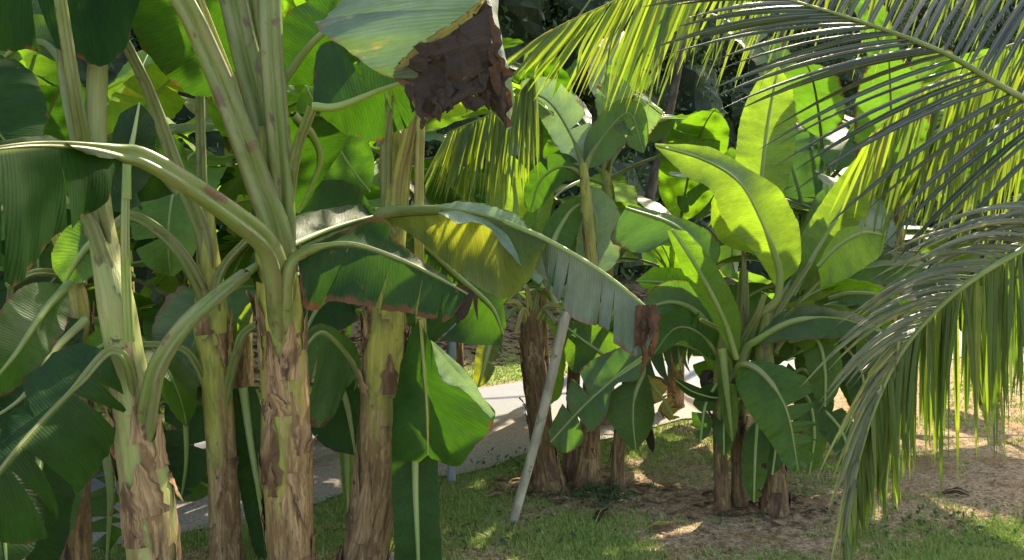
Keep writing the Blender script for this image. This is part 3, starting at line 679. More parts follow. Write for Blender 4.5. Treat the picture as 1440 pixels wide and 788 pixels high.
# ---- plant C : tallest middle stem
pc = root_at('banana_plant', 410, 3.3, 'tall straight banana stem crossed by a long leaf stalk, with two thick pale stalks rising', FG)
stem(pc, [gp(410, 3.3, 42), (409, 800, 3.3, 33), (407, 720, 3.3, 33), (403, 640, 3.3, 35), (401, 560, 3.3, 33), (397, 480, 3.3, 32), (392, 420, 3.3, 30), (387, 360, 3.3, 27), (384, 290, 3.3, 23), (380, 240, 3.3, 20), (378, 180, 3.3, 15)],
     mat='stem', split=.50, sheaths=26, seed=11, big=[(.60, 185, .17, .045, .05), (.66, 160, .14, .04, .04), (.56, -5, .16, .035, .02), (.45, 265, .3, .05, .008), (.5, 300, .25, .05, .008), (.3, 240, .3, .06, .008)])
stalk(pc, [(399, 500, 3.32), (396, 410, 3.27), (390, 330, 3.22), (365, 260, 3.18), (340, 190, 3.14), (300, 90, 3.1), (245, -20, 3.0), (130, -190, 2.9)], 22, 13, 'petiole')
stalk(pc, [(398, 450, 3.32), (399, 340, 3.28), (396, 250, 3.25), (388, 150, 3.22), (382, 60, 3.2), (380, -30, 3.2), (384, -260, 3.15)], 17, 15, 'petiole')
stalk(pc, [(380, 300, 3.3), (375, 190, 3.3), (352, 100, 3.3), (325, -20, 3.3), (280, -240, 3.25)], 20, 20, 'petiole')
stalk(pc, [(384, 300, 3.33), (372, 150, 3.33), (360, 60, 3.33), (352, -20, 3.33), (340, -250, 3.3)], 14, 11, 'petiole')
stalk(pc, [(352, 190, 3.2), (325, 110, 3.15), (290, 20, 3.1), (275, -20, 3.1), (240, -120, 3.1)], 5, 4, 'petiole_y')
stalk(pc, [(398, 440, 3.3), (402, 350, 3.3), (407, 280, 3.28), (418, 210, 3.2), (440, 150, 3.1)], 9, 7, 'petiole')
# long stalk crossing to the left with the big hanging leaf
mk_leaf(pc, [(170, 216, 2.55), (120, 206, 2.4), (60, 203, 2.25), (0, 208, 2.1), (-90, 225, 1.95)],
        [(168, 222, 2.5), (120, 216, 2.34), (70, 192, 2.3), (0, 198, 2.1), (-90, 215, 2.0)],
        [(172, 228, 2.55), (150, 288, 2.45), (110, 310, 2.35), (60, 360, 2.2), (10, 410, 2.05), (-90, 330, 1.9)], 'vdark',
        stalk=[(399, 520, 3.32), (395, 430, 3.22), (380, 352, 3.07), (330, 305, 2.9), (250, 250, 2.7), (200, 222, 2.6), (170, 216, 2.55)], sr=(20, 2), tearsR=[.35, .7], gap=.02, ruf=.08, flop=.06)
# dark blade hanging between the stems, brown torn tip
mk_leaf(pc, [(418, 362, 3.15), (460, 345, 3.1), (505, 345, 3.1), (570, 368, 3.1), (630, 398, 3.1), (658, 414, 3.1)],
        [(418, 352, 3.2), (470, 330, 3.25), (520, 310, 3.25), (545, 312, 3.2), (560, 340, 3.15), (658, 412, 3.12)],
        [(418, 372, 3.1), (425, 430, 3.05), (470, 436, 3.0), (560, 445, 3.05), (620, 452, 3.05), (652, 425, 3.1)], 'darkb', stalk=[(400, 520, 3.32), (400, 430, 3.2), (405, 385, 3.15), (418, 362, 3.15)], sr=(12, 3), tearsR=[.3, .55, .72, .85], gap=.015, ruf=.08, ragged=.12)
leafw(pc, [(640, 402, 3.1), (655, 412, 3.1), (672, 425, 3.1)], 8, 40, 'dead', rdir=(-.3, 1), tearsR=2, sr=None, n=24)
# fold of blade over petiole of the leaf to the upper right of the stem
mk_leaf(pc, [(440, 150, 3.1), (475, 150, 3.1), (540, 125, 3.1), (600, 105, 3.1)],
        [(440, 145, 3.1), (450, 60, 3.2), (500, 50, 3.2), (600, 90, 3.15)],
        [(440, 155, 3.1), (500, 190, 3.2), (560, 190, 3.2), (600, 130, 3.15)], 'dark', tearsR=3, tearsL=1, gap=.05)
mk_leaf(pc, [(412, 160, 3.4), (440, 190, 3.5), (450, 230, 3.6), (420, 300, 3.7)],
        [(408, 160, 3.4), (400, 200, 3.5), (400, 240, 3.6), (415, 300, 3.7)],
        [(415, 158, 3.4), (470, 170, 3.5), (487, 195, 3.6), (430, 290, 3.7)], 'dark')
# leaf overhead with the withered end
mk_leaf(pc, [(640, -120, 2.9), (672, -30, 2.75), (684, 10, 2.7), (693, 60, 2.68), (704, 120, 2.7), (714, 182, 2.72)],
        [(560, -130, 2.9), (470, -40, 2.95), (425, 22, 2.9), (485, 74, 2.8), (545, 108, 2.75), (640, 92, 2.72)],
        [(700, -110, 2.85), (705, -30, 2.8), (700, 20, 2.75), (712, 80, 2.72), (722, 130, 2.72), (718, 180, 2.74)], 'streaky', sr=(7, 3), tearsL=[.47], ruf=.05, gap=.012, n=80, ragged=.1, pleat=.002, label='grey-green overhead blade with yellow streaks and frayed edge')
mk_leaf(pc, [(684, 0, 2.69), (690, 50, 2.67), (700, 110, 2.69), (712, 180, 2.71)],
        [(672, 22, 2.7), (556, 92, 2.71), (572, 130, 2.69), (608, 168, 2.67), (650, 112, 2.67), (700, 165, 2.7)],
        [(688, 0, 2.69), (704, 60, 2.65), (716, 120, 2.67), (718, 176, 2.7)], 'dead', sr=None, flop=.12, ruf=.12, bulge=.1, n=150, crumple=.012, pleat=.02, name='withered_leaf_end', label='crumpled dark brown withered end hanging from the leaf')
leafw(pc, [(640, 45, 2.66), (652, 100, 2.64), (668, 158, 2.66)], 26, 22, 'dead', tearsL=2, tearsR=2, flop=.2, ruf=.2, bulge=.2, sr=None, crumple=.012, pleat=.008, n=70, name='withered_leaf_end')
leafw(pc, [(600, 60, 2.66), (602, 110, 2.66), (612, 164, 2.68)], 24, 26, 'dead', tearsL=2, tearsR=2, flop=.2, ruf=.2, bulge=.2, sr=None, crumple=.012, pleat=.008, n=70, name='withered_leaf_end')
# green blades high behind
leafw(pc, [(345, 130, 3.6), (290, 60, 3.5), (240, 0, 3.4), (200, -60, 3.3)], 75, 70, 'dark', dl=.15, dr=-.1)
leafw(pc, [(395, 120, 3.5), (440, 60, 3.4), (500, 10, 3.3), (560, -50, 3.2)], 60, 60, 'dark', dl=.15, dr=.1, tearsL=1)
# ---- plant B : slimmer yellow stem
pb = root_at('banana_plant', 320, 3.9, 'yellowish slim banana stem with a sunlit right edge between the two thick stems', FG)
stem(pb, [gp(320, 3.9, 27), (320, 800, 3.9, 23), (316, 720, 3.9, 21), (312, 640, 3.9, 20), (306, 560, 3.9, 20), (302, 500, 3.9, 23), (298, 460, 3.9, 25), (296, 410, 3.9, 20), (292, 350, 3.9, 15), (288, 290, 3.9, 11)],
     mat='stem', split=.45, sheaths=12, seed=21, big=[(.62, -10, .2, .03, .03), (.5, 190, .14, .03, .02)])
stalk(pb, [(299, 480, 3.92), (293, 410, 3.88), (286, 330, 3.86), (250, 240, 3.8), (210, 130, 3.75), (165, 38, 3.7)], 13, 7, 'petiole')
stalk(pb, [(292, 400, 3.9), (286, 300, 3.9), (282, 180, 3.9), (281, 50, 3.9)], 8, 6, 'petiole')
stalk(pb, [(300, 520, 3.92), (292, 440, 3.86), (272, 385, 3.8), (235, 335, 3.75), (185, 305, 3.7), (150, 330, 3.6)], 12, 7, 'petiole')
stalk(pb, [(302, 500, 3.9), (303, 440, 3.86), (305, 400, 3.84), (318, 370, 3.84), (350, 335, 3.8)], 9, 5, 'petiole')
stalk(pb, [(307, 610, 3.9), (290, 545, 3.86), (268, 500, 3.8), (240, 486, 3.75), (195, 485, 3.7)], 7, 5, 'petiole')
stalk(pb, [(310, 620, 3.9), (319, 550, 3.87), (332, 500, 3.84), (342, 470, 3.84), (372, 450, 3.9)], 8, 5, 'petiole')
leafw(pb, [(281, 50, 3.9), (285, -20, 3.8), (290, -80, 3.7)], 50, 50, 'leaf')
leafw(pb, [(165, 38, 3.7), (120, 5, 3.6), (60, -10, 3.5), (0, 0, 3.4)], 40, 90, 'leaf', rdir=(.1, 1), dr=-.1, tearsR=1)
leafw(pb, [(350, 335, 3.8), (385, 300, 3.9), (400, 260, 4.0)], 26, 26, 'dark')
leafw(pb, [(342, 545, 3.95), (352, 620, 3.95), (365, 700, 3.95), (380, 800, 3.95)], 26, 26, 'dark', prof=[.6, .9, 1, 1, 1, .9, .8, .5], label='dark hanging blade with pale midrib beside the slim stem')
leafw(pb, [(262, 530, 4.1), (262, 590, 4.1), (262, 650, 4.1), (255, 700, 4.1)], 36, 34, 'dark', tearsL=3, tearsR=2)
leafw(pb, [(226, 650, 4.2), (262, 665, 4.2), (300, 690, 4.2)], 24, 40, 'leaf', tearsL=2)
leafw(pb, [(195, 485, 3.7), (160, 480, 3.6), (120, 500, 3.6)], 30, 25, 'leaf')
leafw(pb, [(150, 330, 3.6), (120, 350, 3.5), (90, 400, 3.5)], 30, 40, 'leaf')
# ---- thin green stalk hanging in front
stalk(pa, [(182, 480, 2.9), (178, 400, 2.85), (176, 330, 2.8), (178, 230, 2.8)], 7, 5, 'midrib')
leafw(pa, [(178, 280, 2.8), (180, 230, 2.8), (188, 190, 2.8), (196, 145, 2.85)], 32, 36, 'dark', dl=.05, dr=.1)
# ---- plant D : stem carrying the long folded leaf
pd = root_at('banana_plant', 505, 3.9, 'banana stem with blotched brown base leaning right, carrying the long folded leaf', FG)
stem(pd, [gp(502, 3.9, 44), (508, 800, 3.9, 36), (520, 740, 3.9, 32), (530, 670, 3.9, 31), (535, 600, 3.9, 29), (538, 520, 3.9, 30), (541, 460, 3.9, 29), (546, 400, 3.9, 24), (551, 330, 3.9, 20), (556, 260, 3.9, 18), (558, 190, 3.9, 15)],
     mat='stem', split=.50, sheaths=22, seed=31, big=[(.52, 170, .16, .05, .03), (.5, 10, .16, .04, .03), (.12, 215, .45, .05, .015), (.10, 250, .4, .05, .01), (.42, 300, .2, .05, .01)])
stalk(pd, [(545, 300, 3.86), (543, 240, 3.85), (545, 180, 3.84), (562, 100, 3.8), (590, 20, 3.75)], 9, 7, 'petiole')
stalk(pd, [(556, 310, 3.84), (560, 250, 3.82), (575, 180, 3.8), (584, 110, 3.8), (610, 20, 3.8)], 8, 7, 'petiole_y')
stalk(pd, [(566, 310, 3.84), (572, 240, 3.82), (584, 170, 3.8), (606, 60, 3.8)], 7, 5, 'petiole_y')
stalk(pd, [(596, 560, 3.66), (592, 460, 3.75), (589, 300, 3.78), (592, 165, 3.8), (600, 60, 3.8)], 8, 6, 'petiole_y')
# the long folded leaf: near blade hangs down
LM = [(538, 300, 3.75), (590, 296, 3.65), (650, 297, 3.5), (710, 312, 3.4), (770, 338, 3.3), (830, 372, 3.25), (880, 408, 3.2), (922, 445, 3.15)]
mk_leaf(pd, LM[:5], [(538, 298, 3.8), (600, 290, 3.74), (650, 288, 3.6), (700, 298, 3.5), (770, 334, 3.36)],
        [(540, 306, 3.75), (585, 335, 3.55), (640, 380, 3.4), (700, 420, 3.25), (740, 400, 3.2), (768, 345, 3.28)], 'olive', stalk=[(548, 330, 3.85), (536, 308, 3.8), (538, 300, 3.75)], sr=(9, 5), ruf=.1, bulge=.12,
        label='backlit yellow-green fold of the long leaf')
mk_leaf(pd, [(620, 298, 3.55), (650, 300, 3.48), (690, 318, 3.42), (725, 350, 3.36), (765, 392, 3.3)], [(612, 288, 3.6), (660, 284, 3.52), (722, 300, 3.42), (752, 335, 3.34), (772, 398, 3.27)],
        [(615, 298, 3.5), (645, 314, 3.42), (680, 316, 3.38), (712, 352, 3.32), (758, 400, 3.27)], 'pale', sr=None, label='whitish upper side rolled over along the fold')
mk_leaf(pd, LM[3:], [(714, 322, 3.5), (775, 352, 3.5), (835, 386, 3.45), (885, 420, 3.38), (923, 448, 3.2)],
        [(745, 330, 3.38), (762, 400, 3.3), (800, 456, 3.24), (850, 474, 3.18), (896, 502, 3.1), (922, 465, 3.12)], 'grey', sr=(5, 3), pleat=.0055, tearsR=[.33, .40, .62, .70, .90], gap=.012, ruf=.12, ragged=.22, flop=.16, n=90, label='grey-green torn end of the long leaf')
for (x0_, x1_, l_, w_) in ((908, 902, 100, 10), (918, 916, 78, 8), (898, 890, 72, 8)):
    leafw(pd, [(x0_, 428, 3.14), (x0_+2, 428+l_*.5, 3.12), (x1_, 428+l_, 3.13)], w_, w_, 'ochre', prof=[.5, .9, 1, .8, .75, .4, .1], tearsL=2, tearsR=2, gap=.01, flop=.3, ruf=.35, crumple=.012, pleat=.006, sr=None, name='withered_leaf_end')
# blade behind, lower edge horizontal
mk_leaf(pd, [(585, 330, 4.1), (640, 385, 4.05), (690, 430, 4.0), (708, 470, 4.0)],
        [(590, 325, 4.1), (650, 345, 4.1), (700, 395, 4.05), (712, 460, 4.0)],
        [(575, 340, 4.1), (570, 440, 4.0), (590, 478, 3.95), (640, 482, 3.95), (705, 486, 4.0)], 'mid', tearsR=1)
# hanging leaf J and lower blade
mk_leaf(pd, [(592, 450, 3.65), (597, 520, 3.6), (601, 580, 3.6), (602, 640, 3.6)],
        [(588, 448, 3.65), (566, 500, 3.7), (556, 570, 3.7), (555, 640, 3.65), (590, 650, 3.62)],
        [(604, 478, 3.6), (650, 530, 3.5), (694, 584, 3.45), (668, 628, 3.5), (642, 656, 3.55), (606, 645, 3.6)], 'dark', pleat=.003, sr=(4, 2), smat='petiole_y', ruf=.05)
mk_leaf(pd, [(606, 480, 3.55), (640, 520, 3.46), (670, 556, 3.42), (694, 585, 3.4)], [(606, 478, 3.55), (655, 522, 3.44), (680, 560, 3.4), (696, 583, 3.4)],
        [(606, 482, 3.55), (622, 535, 3.48), (650, 548, 3.44), (690, 588, 3.4)], 'pale', sr=None, label='grey upper side turned over on the hanging leaf')
mk_leaf(pd, [(590, 600, 3.72), (586, 680, 3.7), (588, 760, 3.7), (590, 850, 3.7)],
        [(565, 600, 3.75), (552, 640, 3.75), (551, 740, 3.75), (556, 850, 3.72)], [(604, 600, 3.7), (612, 660, 3.68), (620, 760, 3.68), (618, 850, 3.7)], 'dark', sr=(3, 2), prof=None) if False else \
leafw(pd, [(583, 560, 3.74), (584, 680, 3.72), (587, 760, 3.7), (590, 860, 3.7)], 33, 33, 'dark', prof=[.9, 1, 1, 1, 1, .9], dl=.05, dr=-.05)
# leaves left of this stem
mk_leaf(pd, [(505, 530, 4.1), (480, 490, 4.0), (450, 468, 3.9), (420, 500, 3.8)], [(510, 520, 4.1), (495, 480, 4.0), (450, 455, 3.9), (418, 480, 3.8)],
        [(505, 540, 4.1), (490, 560, 4.0), (470, 600, 3.95), (432, 600, 3.9), (418, 520, 3.8)], 'blue', tearsR=2)
leafw(pd, [(470, 520, 4.1), (488, 570, 4.1), (500, 640, 4.1)], 24, 60, 'dark')
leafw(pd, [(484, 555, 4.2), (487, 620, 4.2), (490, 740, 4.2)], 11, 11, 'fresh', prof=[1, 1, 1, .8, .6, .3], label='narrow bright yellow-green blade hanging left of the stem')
leafw(pd, [(540, 420, 4.2), (500, 400, 4.2), (450, 430, 4.1), (420, 490, 4.0)], 50, 60, 'dark')
mk_leaf(pd, [(410, 310, 4.3), (445, 300, 4.3), (485, 312, 4.3), (540, 345, 4.3)], [(410, 300, 4.3), (440, 258, 4.35), (500, 262, 4.35), (545, 335, 4.3)],
        [(410, 320, 4.3), (430, 350, 4.25), (490, 345, 4.25), (540, 350, 4.3)], 'mid', smat='petiole_y', sr=(4, 3))
leafw(pd, [(520, 270, 4.4), (490, 230, 4.4), (455, 170, 4.4), (430, 120, 4.4)], 40, 40, 'mid', sr=(2, 2))
leafw(pd, [(560, 110, 3.8), (550, 60, 3.7), (500, 10, 3.6)], 60, 60, 'leaf', dl=.1)
leafw(pd, [(582, 120, 3.8), (600, 80, 3.9), (640, 60, 4.1), (680, 90, 4.3), (700, 150, 4.4)], 20, 60, 'leaf', tearsR=2)
# high leaves at upper left (out of the top mostly)
mk_leaf(pa, [(195, -10, 3.1), (120, -30, 3.1), (30, -40, 3.05), (-60, -30, 3.0)], [(195, -16, 3.1), (110, -80, 3.1), (30, -90, 3.1), (-60, -80, 3.1)], [(198, -4, 3.1), (172, 66, 3.02), (130, 92, 3.0), (60, 70, 2.98), (-60, 62, 2.95)], 'vdark', tearsR=1)
leafw(pa, [(141, 20, 3.28), (165, -60, 3.3), (210, -130, 3.4), (270, -160, 3.5)], 50, 70, 'mid', dr=.2)
leafw(pa, [(95, 285, 3.0), (60, 260, 2.9), (20, 280, 2.8), (-40, 330, 2.7)], 50, 40, 'leaf')
mk_leaf(pf, [(-60, 40, 2.7), (-50, 90, 2.6), (-30, 150, 2.5), (10, 204, 2.4)], [(-60, 50, 2.7), (-90, 110, 2.6), (-60, 170, 2.5), (8, 206, 2.4)], [(-40, 60, 2.75), (38, 96, 2.75), (66, 150, 2.6), (58, 196, 2.45)], 'vdark', sr=None, label='dark near blade cut by the left edge of the view')
leafw(pa, [(90, 90, 3.1), (60, 60, 3.2), (20, 70, 3.3), (-20, 110, 3.4)], 18, 40, 'leaf')
leafw(pb, [(250, 270, 4.2), (215, 240, 4.1), (170, 245, 4.0), (130, 290, 3.9)], 60, 60, 'dark')



# upright and arching blades of the near crowns, above the view
for (x_, y_, d_, dx, w_) in ((384, -260, 3.15, 40, 95), (280, -240, 3.25, -90, 90), (340, -250, 3.3, -10, 80), (130, -190, 2.9, -160, 85)):
    leafw(pc, [(x_, y_, d_), (x_+dx*.4, y_-170, d_+.05), (x_+dx, y_-330, d_+.1), (x_+dx*2, y_-430, d_+.2)], w_, w_, 'leaf', tearsL=2, tearsR=2)
# withered border and hanging shreds of the overhead blade
leafw(pc, [(552, 100, 2.70), (600, 62, 2.69), (650, 28, 2.68), (682, -2, 2.68)], 9, 12, 'yellow', tearsL=7, tearsR=7, gap=.01, ragged=.5, sr=None, crumple=.006, name='withered_leaf_end', label='yellowed strip between the green and the dead part')
for (x_, y_, l_, w_, dx) in ((575, 118, 40, 7, 4), (592, 135, 46, 8, 2), (612, 135, 38, 7, 6), (634, 112, 46, 9, -4), (655, 95, 60, 9, 3), (678, 90, 66, 10, 10), (692, 60, 90, 9, 14), (704, 100, 82, 6, 8)):
    leafw(pc, [(x_, y_, 2.665), (x_+dx*.4, y_+l_*.5, 2.65), (x_+dx, y_+l_, 2.67)], w_, w_, 'dead' if x_ != 692 else 'ochre', prof=[.6, 1, .9, .7, .4, .1], flop=.3, ruf=.35, sr=None, crumple=.012, pleat=.006, n=50, tearsL=1, tearsR=1, name='withered_leaf_end')
# ================================================================== MIDDLE CLUMP
MG = 'banana plants of the middle clump'
m1 = root_at('banana_plant', 768, 5.05, 'stout brown fibrous banana stem directly behind the leaning pole', MG)
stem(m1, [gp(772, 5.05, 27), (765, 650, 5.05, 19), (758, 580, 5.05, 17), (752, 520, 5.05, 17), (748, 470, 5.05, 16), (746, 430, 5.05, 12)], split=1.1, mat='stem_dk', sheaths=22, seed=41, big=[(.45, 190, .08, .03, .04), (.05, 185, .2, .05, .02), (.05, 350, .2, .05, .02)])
for k_, (x1, y1) in enumerate([(706, 452), (712, 425), (735, 405), (765, 408), (785, 430), (725, 470), (782, 455)]):
    stalk(m1, [(748, 470, 5.03), ((748+x1)/2, min(450, y1+18)-14, 4.98), (x1, y1, 4.9)], 6, 3, 'petiole_y' if k_ % 3 else 'petiole')
leafw(m1, [(706, 452, 4.9), (690, 480, 4.85), (680, 520, 4.8), (672, 545, 4.8)], 16, 16, 'olive', tearsL=2)
leafw(m1, [(735, 405, 4.95), (720, 340, 5.1), (725, 280, 5.2), (712, 215, 5.2)], 40, 32, 'fresh', dl=.1, label='light green upright blade behind the fold of the long leaf')
leafw(m1, [(765, 408, 4.95), (775, 350, 5.1), (800, 300, 5.2), (830, 280, 5.2)], 20, 26, 'leaf')
leafw(m1, [(785, 430, 4.95), (760, 380, 5.1), (750, 320, 5.2), (775, 255, 5.3)], 18, 22, 'fresh')
m2 = root_at('banana_plant', 802, 5.25, 'thin brown banana sucker between two thicker stems of the middle clump', MG)
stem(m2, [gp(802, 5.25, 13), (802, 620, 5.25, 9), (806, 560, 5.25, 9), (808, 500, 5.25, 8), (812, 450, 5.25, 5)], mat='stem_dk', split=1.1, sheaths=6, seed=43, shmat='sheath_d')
stalk(m2, [(812, 455, 5.25), (818, 420, 5.25), (826, 395, 5.25)], 4, 3)
leafw(m2, [(826, 395, 5.25), (835, 350, 5.3), (838, 310, 5.3), (820, 262, 5.3)], 26, 38, 'pale', dl=.1, dr=-.05, label='pale bluish broad blade facing the camera')
m3 = root_at('banana_plant', 827, 5.1, 'brown banana stem right of the stout one, wide green blade beside it', MG)
stem(m3, [gp(827, 5.1, 21), (828, 640, 5.1, 16), (830, 590, 5.1, 14), (833, 540, 5.1, 13), (836, 480, 5.1, 11), (834, 400, 5.1, 9), (826, 300, 5.1, 8), (820, 230, 5.1, 6)], split=.72, mat='stem', sheaths=12, seed=47)
mk_leaf(m3, [(915, 492, 4.75), (870, 528, 4.7), (822, 570, 4.65), (774, 622, 4.65)], [(915, 488, 4.75), (870, 490, 4.75), (815, 520, 4.7), (790, 570, 4.65), (771, 606, 4.65)],
        [(916, 500, 4.75), (895, 535, 4.7), (862, 545, 4.65), (845, 598, 4.6), (802, 634, 4.62), (778, 628, 4.65)], 'blue', stalk=[(836, 470, 5.1), (868, 440, 4.95), (905, 455, 4.8), (915, 492, 4.75)], sr=(5, 3), tearsL=2, tearsR=[.72], gap=.03, smat='midrib', label='wide green blade hanging in front, lit from above')
mk_leaf(m3, [(886, 530, 4.85), (850, 500, 4.9), (815, 475, 4.95), (792, 456, 5.0)], [(884, 536, 4.85), (850, 530, 4.85), (806, 525, 4.9), (788, 470, 5.0)], [(888, 522, 4.85), (870, 478, 4.9), (835, 455, 4.95), (794, 452, 5.0)], 'leaf', tearsL=2, sr=(3, 2))
leafw(m3, [(821, 238, 5.1), (800, 185, 5.15), (768, 140, 5.2), (722, 128, 5.3)], 26, 34, 'pale', tearsR=2, stalk=[(822, 290, 5.1), (821, 238, 5.1)], sr=(5, 2))
leafw(m3, [(823, 238, 5.1), (850, 190, 5.1), (885, 160, 5.1), (905, 215, 5.1)], 22, 32, 'blue', tearsR=2, stalk=[(822, 290, 5.1), (823, 238, 5.1)], sr=(5, 2))
leafw(m3, [(820, 250, 5.12), (790, 235, 5.1), (760, 255, 5.1), (745, 300, 5.1)], 24, 20, 'mid', tearsR=1, stalk=[(822, 300, 5.1), (820, 250, 5.12)], sr=(5, 2))
m4 = root_at('banana_plant', 869, 5.0, 'slim dark banana stem at the right end of the middle clump', MG)
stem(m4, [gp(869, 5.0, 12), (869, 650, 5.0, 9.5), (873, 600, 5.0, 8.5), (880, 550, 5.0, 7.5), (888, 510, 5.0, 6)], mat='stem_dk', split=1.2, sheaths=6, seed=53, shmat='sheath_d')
mk_leaf(m4, [(905, 520, 4.8), (893, 555, 4.75), (890, 590, 4.72), (894, 632, 4.7)], [(903, 520, 4.8), (862, 545, 4.78), (846, 568, 4.75), (868, 610, 4.7), (890, 633, 4.7)], [(908, 518, 4.8), (918, 555, 4.8), (918, 600, 4.78), (897, 632, 4.7)], 'leaf', stalk=[(888, 510, 5.0), (895, 500, 4.9), (905, 520, 4.8)], tearsL=1, sr=(4, 2), smat='midrib')
mk_leaf(m4, [(905, 528, 4.85), (920, 545, 4.85), (935, 565, 4.85), (948, 590, 4.85)], [(910, 525, 4.85), (938, 535, 4.85), (952, 560, 4.85), (955, 588, 4.85)], [(904, 535, 4.85), (912, 560, 4.82), (925, 580, 4.8), (940, 592, 4.85)], 'yellow', tearsL=5, tearsR=4, gap=.025, sr=(3, 2), ragged=.25, label='yellowing blade striped with brown')
leafw(m4, [(905, 585, 5.0), (912, 610, 5.0), (918, 636, 5.0)], 7, 6, 'dead', flop=.3, ruf=.3, sr=None)
mk_leaf(m4, [(890, 520, 4.9), (920, 495, 4.95), (950, 485, 5.0), (978, 492, 5.05)], [(890, 512, 4.9), (915, 470, 5.0), (955, 465, 5.05), (980, 490, 5.05)], [(892, 525, 4.9), (925, 535, 4.85), (950, 545, 4.9), (972, 500, 5.0)], 'blue', tearsR=[.3, .5, .62, .75, .88], gap=.03, flop=.3, sr=(4, 2))
leafw(m4, [(905, 470, 5.1), (930, 440, 5.1), (960, 420, 5.2), (990, 418, 5.2)], 26, 30, 'pale', tearsR=1)
# ================================================================== RIGHT CLUMP
RG = 'banana plants of the right clump'
r1 = root_at('banana_plant', 1016, 4.7, 'slender dark banana stem on the left of the right clump', RG)
stem(r1, [gp(1016, 4.7, 12), (1014, 660, 4.7, 10), (1012, 600, 4.7, 9), (1012, 550, 4.7, 10), (1016, 500, 4.7, 9), (1018, 470, 4.7, 7)], mat='stem_dk', split=.55, sheaths=8, seed=61, shmat='sheath_d', big=[(.5, 180, .09, .02, .04)])
mk_leaf(r1, [(1036, 505, 4.55), (1018, 450, 4.5), (985, 385, 4.45), (945, 322, 4.45)], [(1030, 505, 4.55), (1002, 450, 4.52), (962, 385, 4.5), (938, 325, 4.45)], [(1040, 500, 4.55), (1040, 440, 4.5), (1008, 375, 4.45), (965, 325, 4.45)], 'leaf', sr=(5, 3), label='long narrow blade leaning left out of the crown')
mk_leaf(r1, [(1000, 400, 4.7), (985, 350, 4.7), (945, 315, 4.7), (880, 292, 4.7)], [(1000, 405, 4.7), (960, 355, 4.65), (945, 345, 4.6), (905, 358, 4.6), (862, 340, 4.6), (868, 310, 4.65)], [(1003, 395, 4.7), (1010, 340, 4.75), (960, 308, 4.75), (885, 288, 4.72)], 'blue', sr=(4, 2), tearsL=1, label='dark rounded blade folded down at far left of the crown')
leafw(r1, [(1010, 480, 4.8), (980, 440, 4.8), (945, 425, 4.8), (905, 435, 4.8)], 22, 34, 'blue', tearsL=1)
leafw(r1, [(1012, 470, 4.9), (985, 420, 4.9), (945, 400, 4.9), (895, 395, 4.9)], 20, 26, 'dark', tearsL=1)
leafw(r1, [(1012, 560, 4.65), (996, 558, 4.6), (972, 550, 4.55), (950, 535, 4.5)], 8, 9, 'dark', sr=(2, 1), label='small folded dark blade pointing left')
leafw(r1, [(1000, 520, 4.75), (995, 535, 4.72), (1005, 560, 4.72)], 16, 12, 'dead', flop=.3, ruf=.4, sr=None, tearsL=2, name='withered_leaf_end')
leafw(r1, [(1016, 490, 4.6), (1022, 550, 4.6), (1030, 620, 4.6)], 14, 12, 'fresh', tearsL=1)
r2 = root_at('banana_plant', 1044, 4.8, 'dark banana stem hidden in the middle of the right clump', RG)
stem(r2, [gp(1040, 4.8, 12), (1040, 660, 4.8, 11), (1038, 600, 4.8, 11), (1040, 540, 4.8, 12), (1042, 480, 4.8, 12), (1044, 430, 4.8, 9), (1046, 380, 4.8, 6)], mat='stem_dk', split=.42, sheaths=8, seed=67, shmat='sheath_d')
stalk(r2, [(1044, 470, 4.78), (1046, 400, 4.76), (1046, 340, 4.75)], 5, 3, 'petiole')
stalk(r2, [(1040, 500, 4.7), (1050, 470, 4.66), (1066, 440, 4.6), (1075, 415, 4.58)], 6, 4, 'petiole')
stalk(r2, [(1036, 500, 4.7), (1020, 470, 4.66), (985, 450, 4.6)], 5, 3, 'petiole')
mk_leaf(r2, [(1096, 405, 4.55), (1094, 372, 4.5), (1070, 310, 4.45), (1040, 257, 4.42), (990, 225, 4.4), (921, 204, 4.4)],
        [(1090, 402, 4.55), (1060, 355, 4.48), (1030, 325, 4.42), (1010, 292, 4.38), (1000, 268, 4.36), (960, 243, 4.36), (922, 208, 4.4)],
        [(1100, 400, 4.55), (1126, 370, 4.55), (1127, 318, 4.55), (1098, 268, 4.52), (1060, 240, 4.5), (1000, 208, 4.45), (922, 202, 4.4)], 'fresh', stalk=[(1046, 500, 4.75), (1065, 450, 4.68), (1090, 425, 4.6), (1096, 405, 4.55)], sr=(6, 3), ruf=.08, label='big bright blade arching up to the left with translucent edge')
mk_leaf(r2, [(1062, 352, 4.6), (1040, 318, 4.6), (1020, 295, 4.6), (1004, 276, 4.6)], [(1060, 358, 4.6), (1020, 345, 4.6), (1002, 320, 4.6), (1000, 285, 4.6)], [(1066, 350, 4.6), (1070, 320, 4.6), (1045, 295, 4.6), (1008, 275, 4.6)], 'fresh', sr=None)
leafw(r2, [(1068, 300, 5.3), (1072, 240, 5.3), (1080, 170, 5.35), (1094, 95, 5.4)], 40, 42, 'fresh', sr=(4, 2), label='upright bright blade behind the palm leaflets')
mk_leaf(r2, [(1044, 512, 4.5), (1067, 521, 4.4), (1093, 551, 4.3), (1110, 590, 4.25), (1122, 660, 4.25)], [(1042, 515, 4.5), (1036, 545, 4.4), (1060, 590, 4.3), (1085, 625, 4.25), (1105, 655, 4.22), (1118, 664, 4.25)],
        [(1046, 508, 4.5), (1090, 513, 4.4), (1135, 545, 4.35), (1146, 590, 4.3), (1150, 615, 4.3), (1126, 664, 4.25)], 'leaf', stalk=[(1042, 540, 4.7), (1038, 520, 4.6), (1044, 512, 4.5)], sr=(5, 2), tearsR=[.5, .62, .72, .82], gap=.05, ruf=.1, pleat=.006, smat='midrib', label='broad green blade drooping to the front with torn right side')
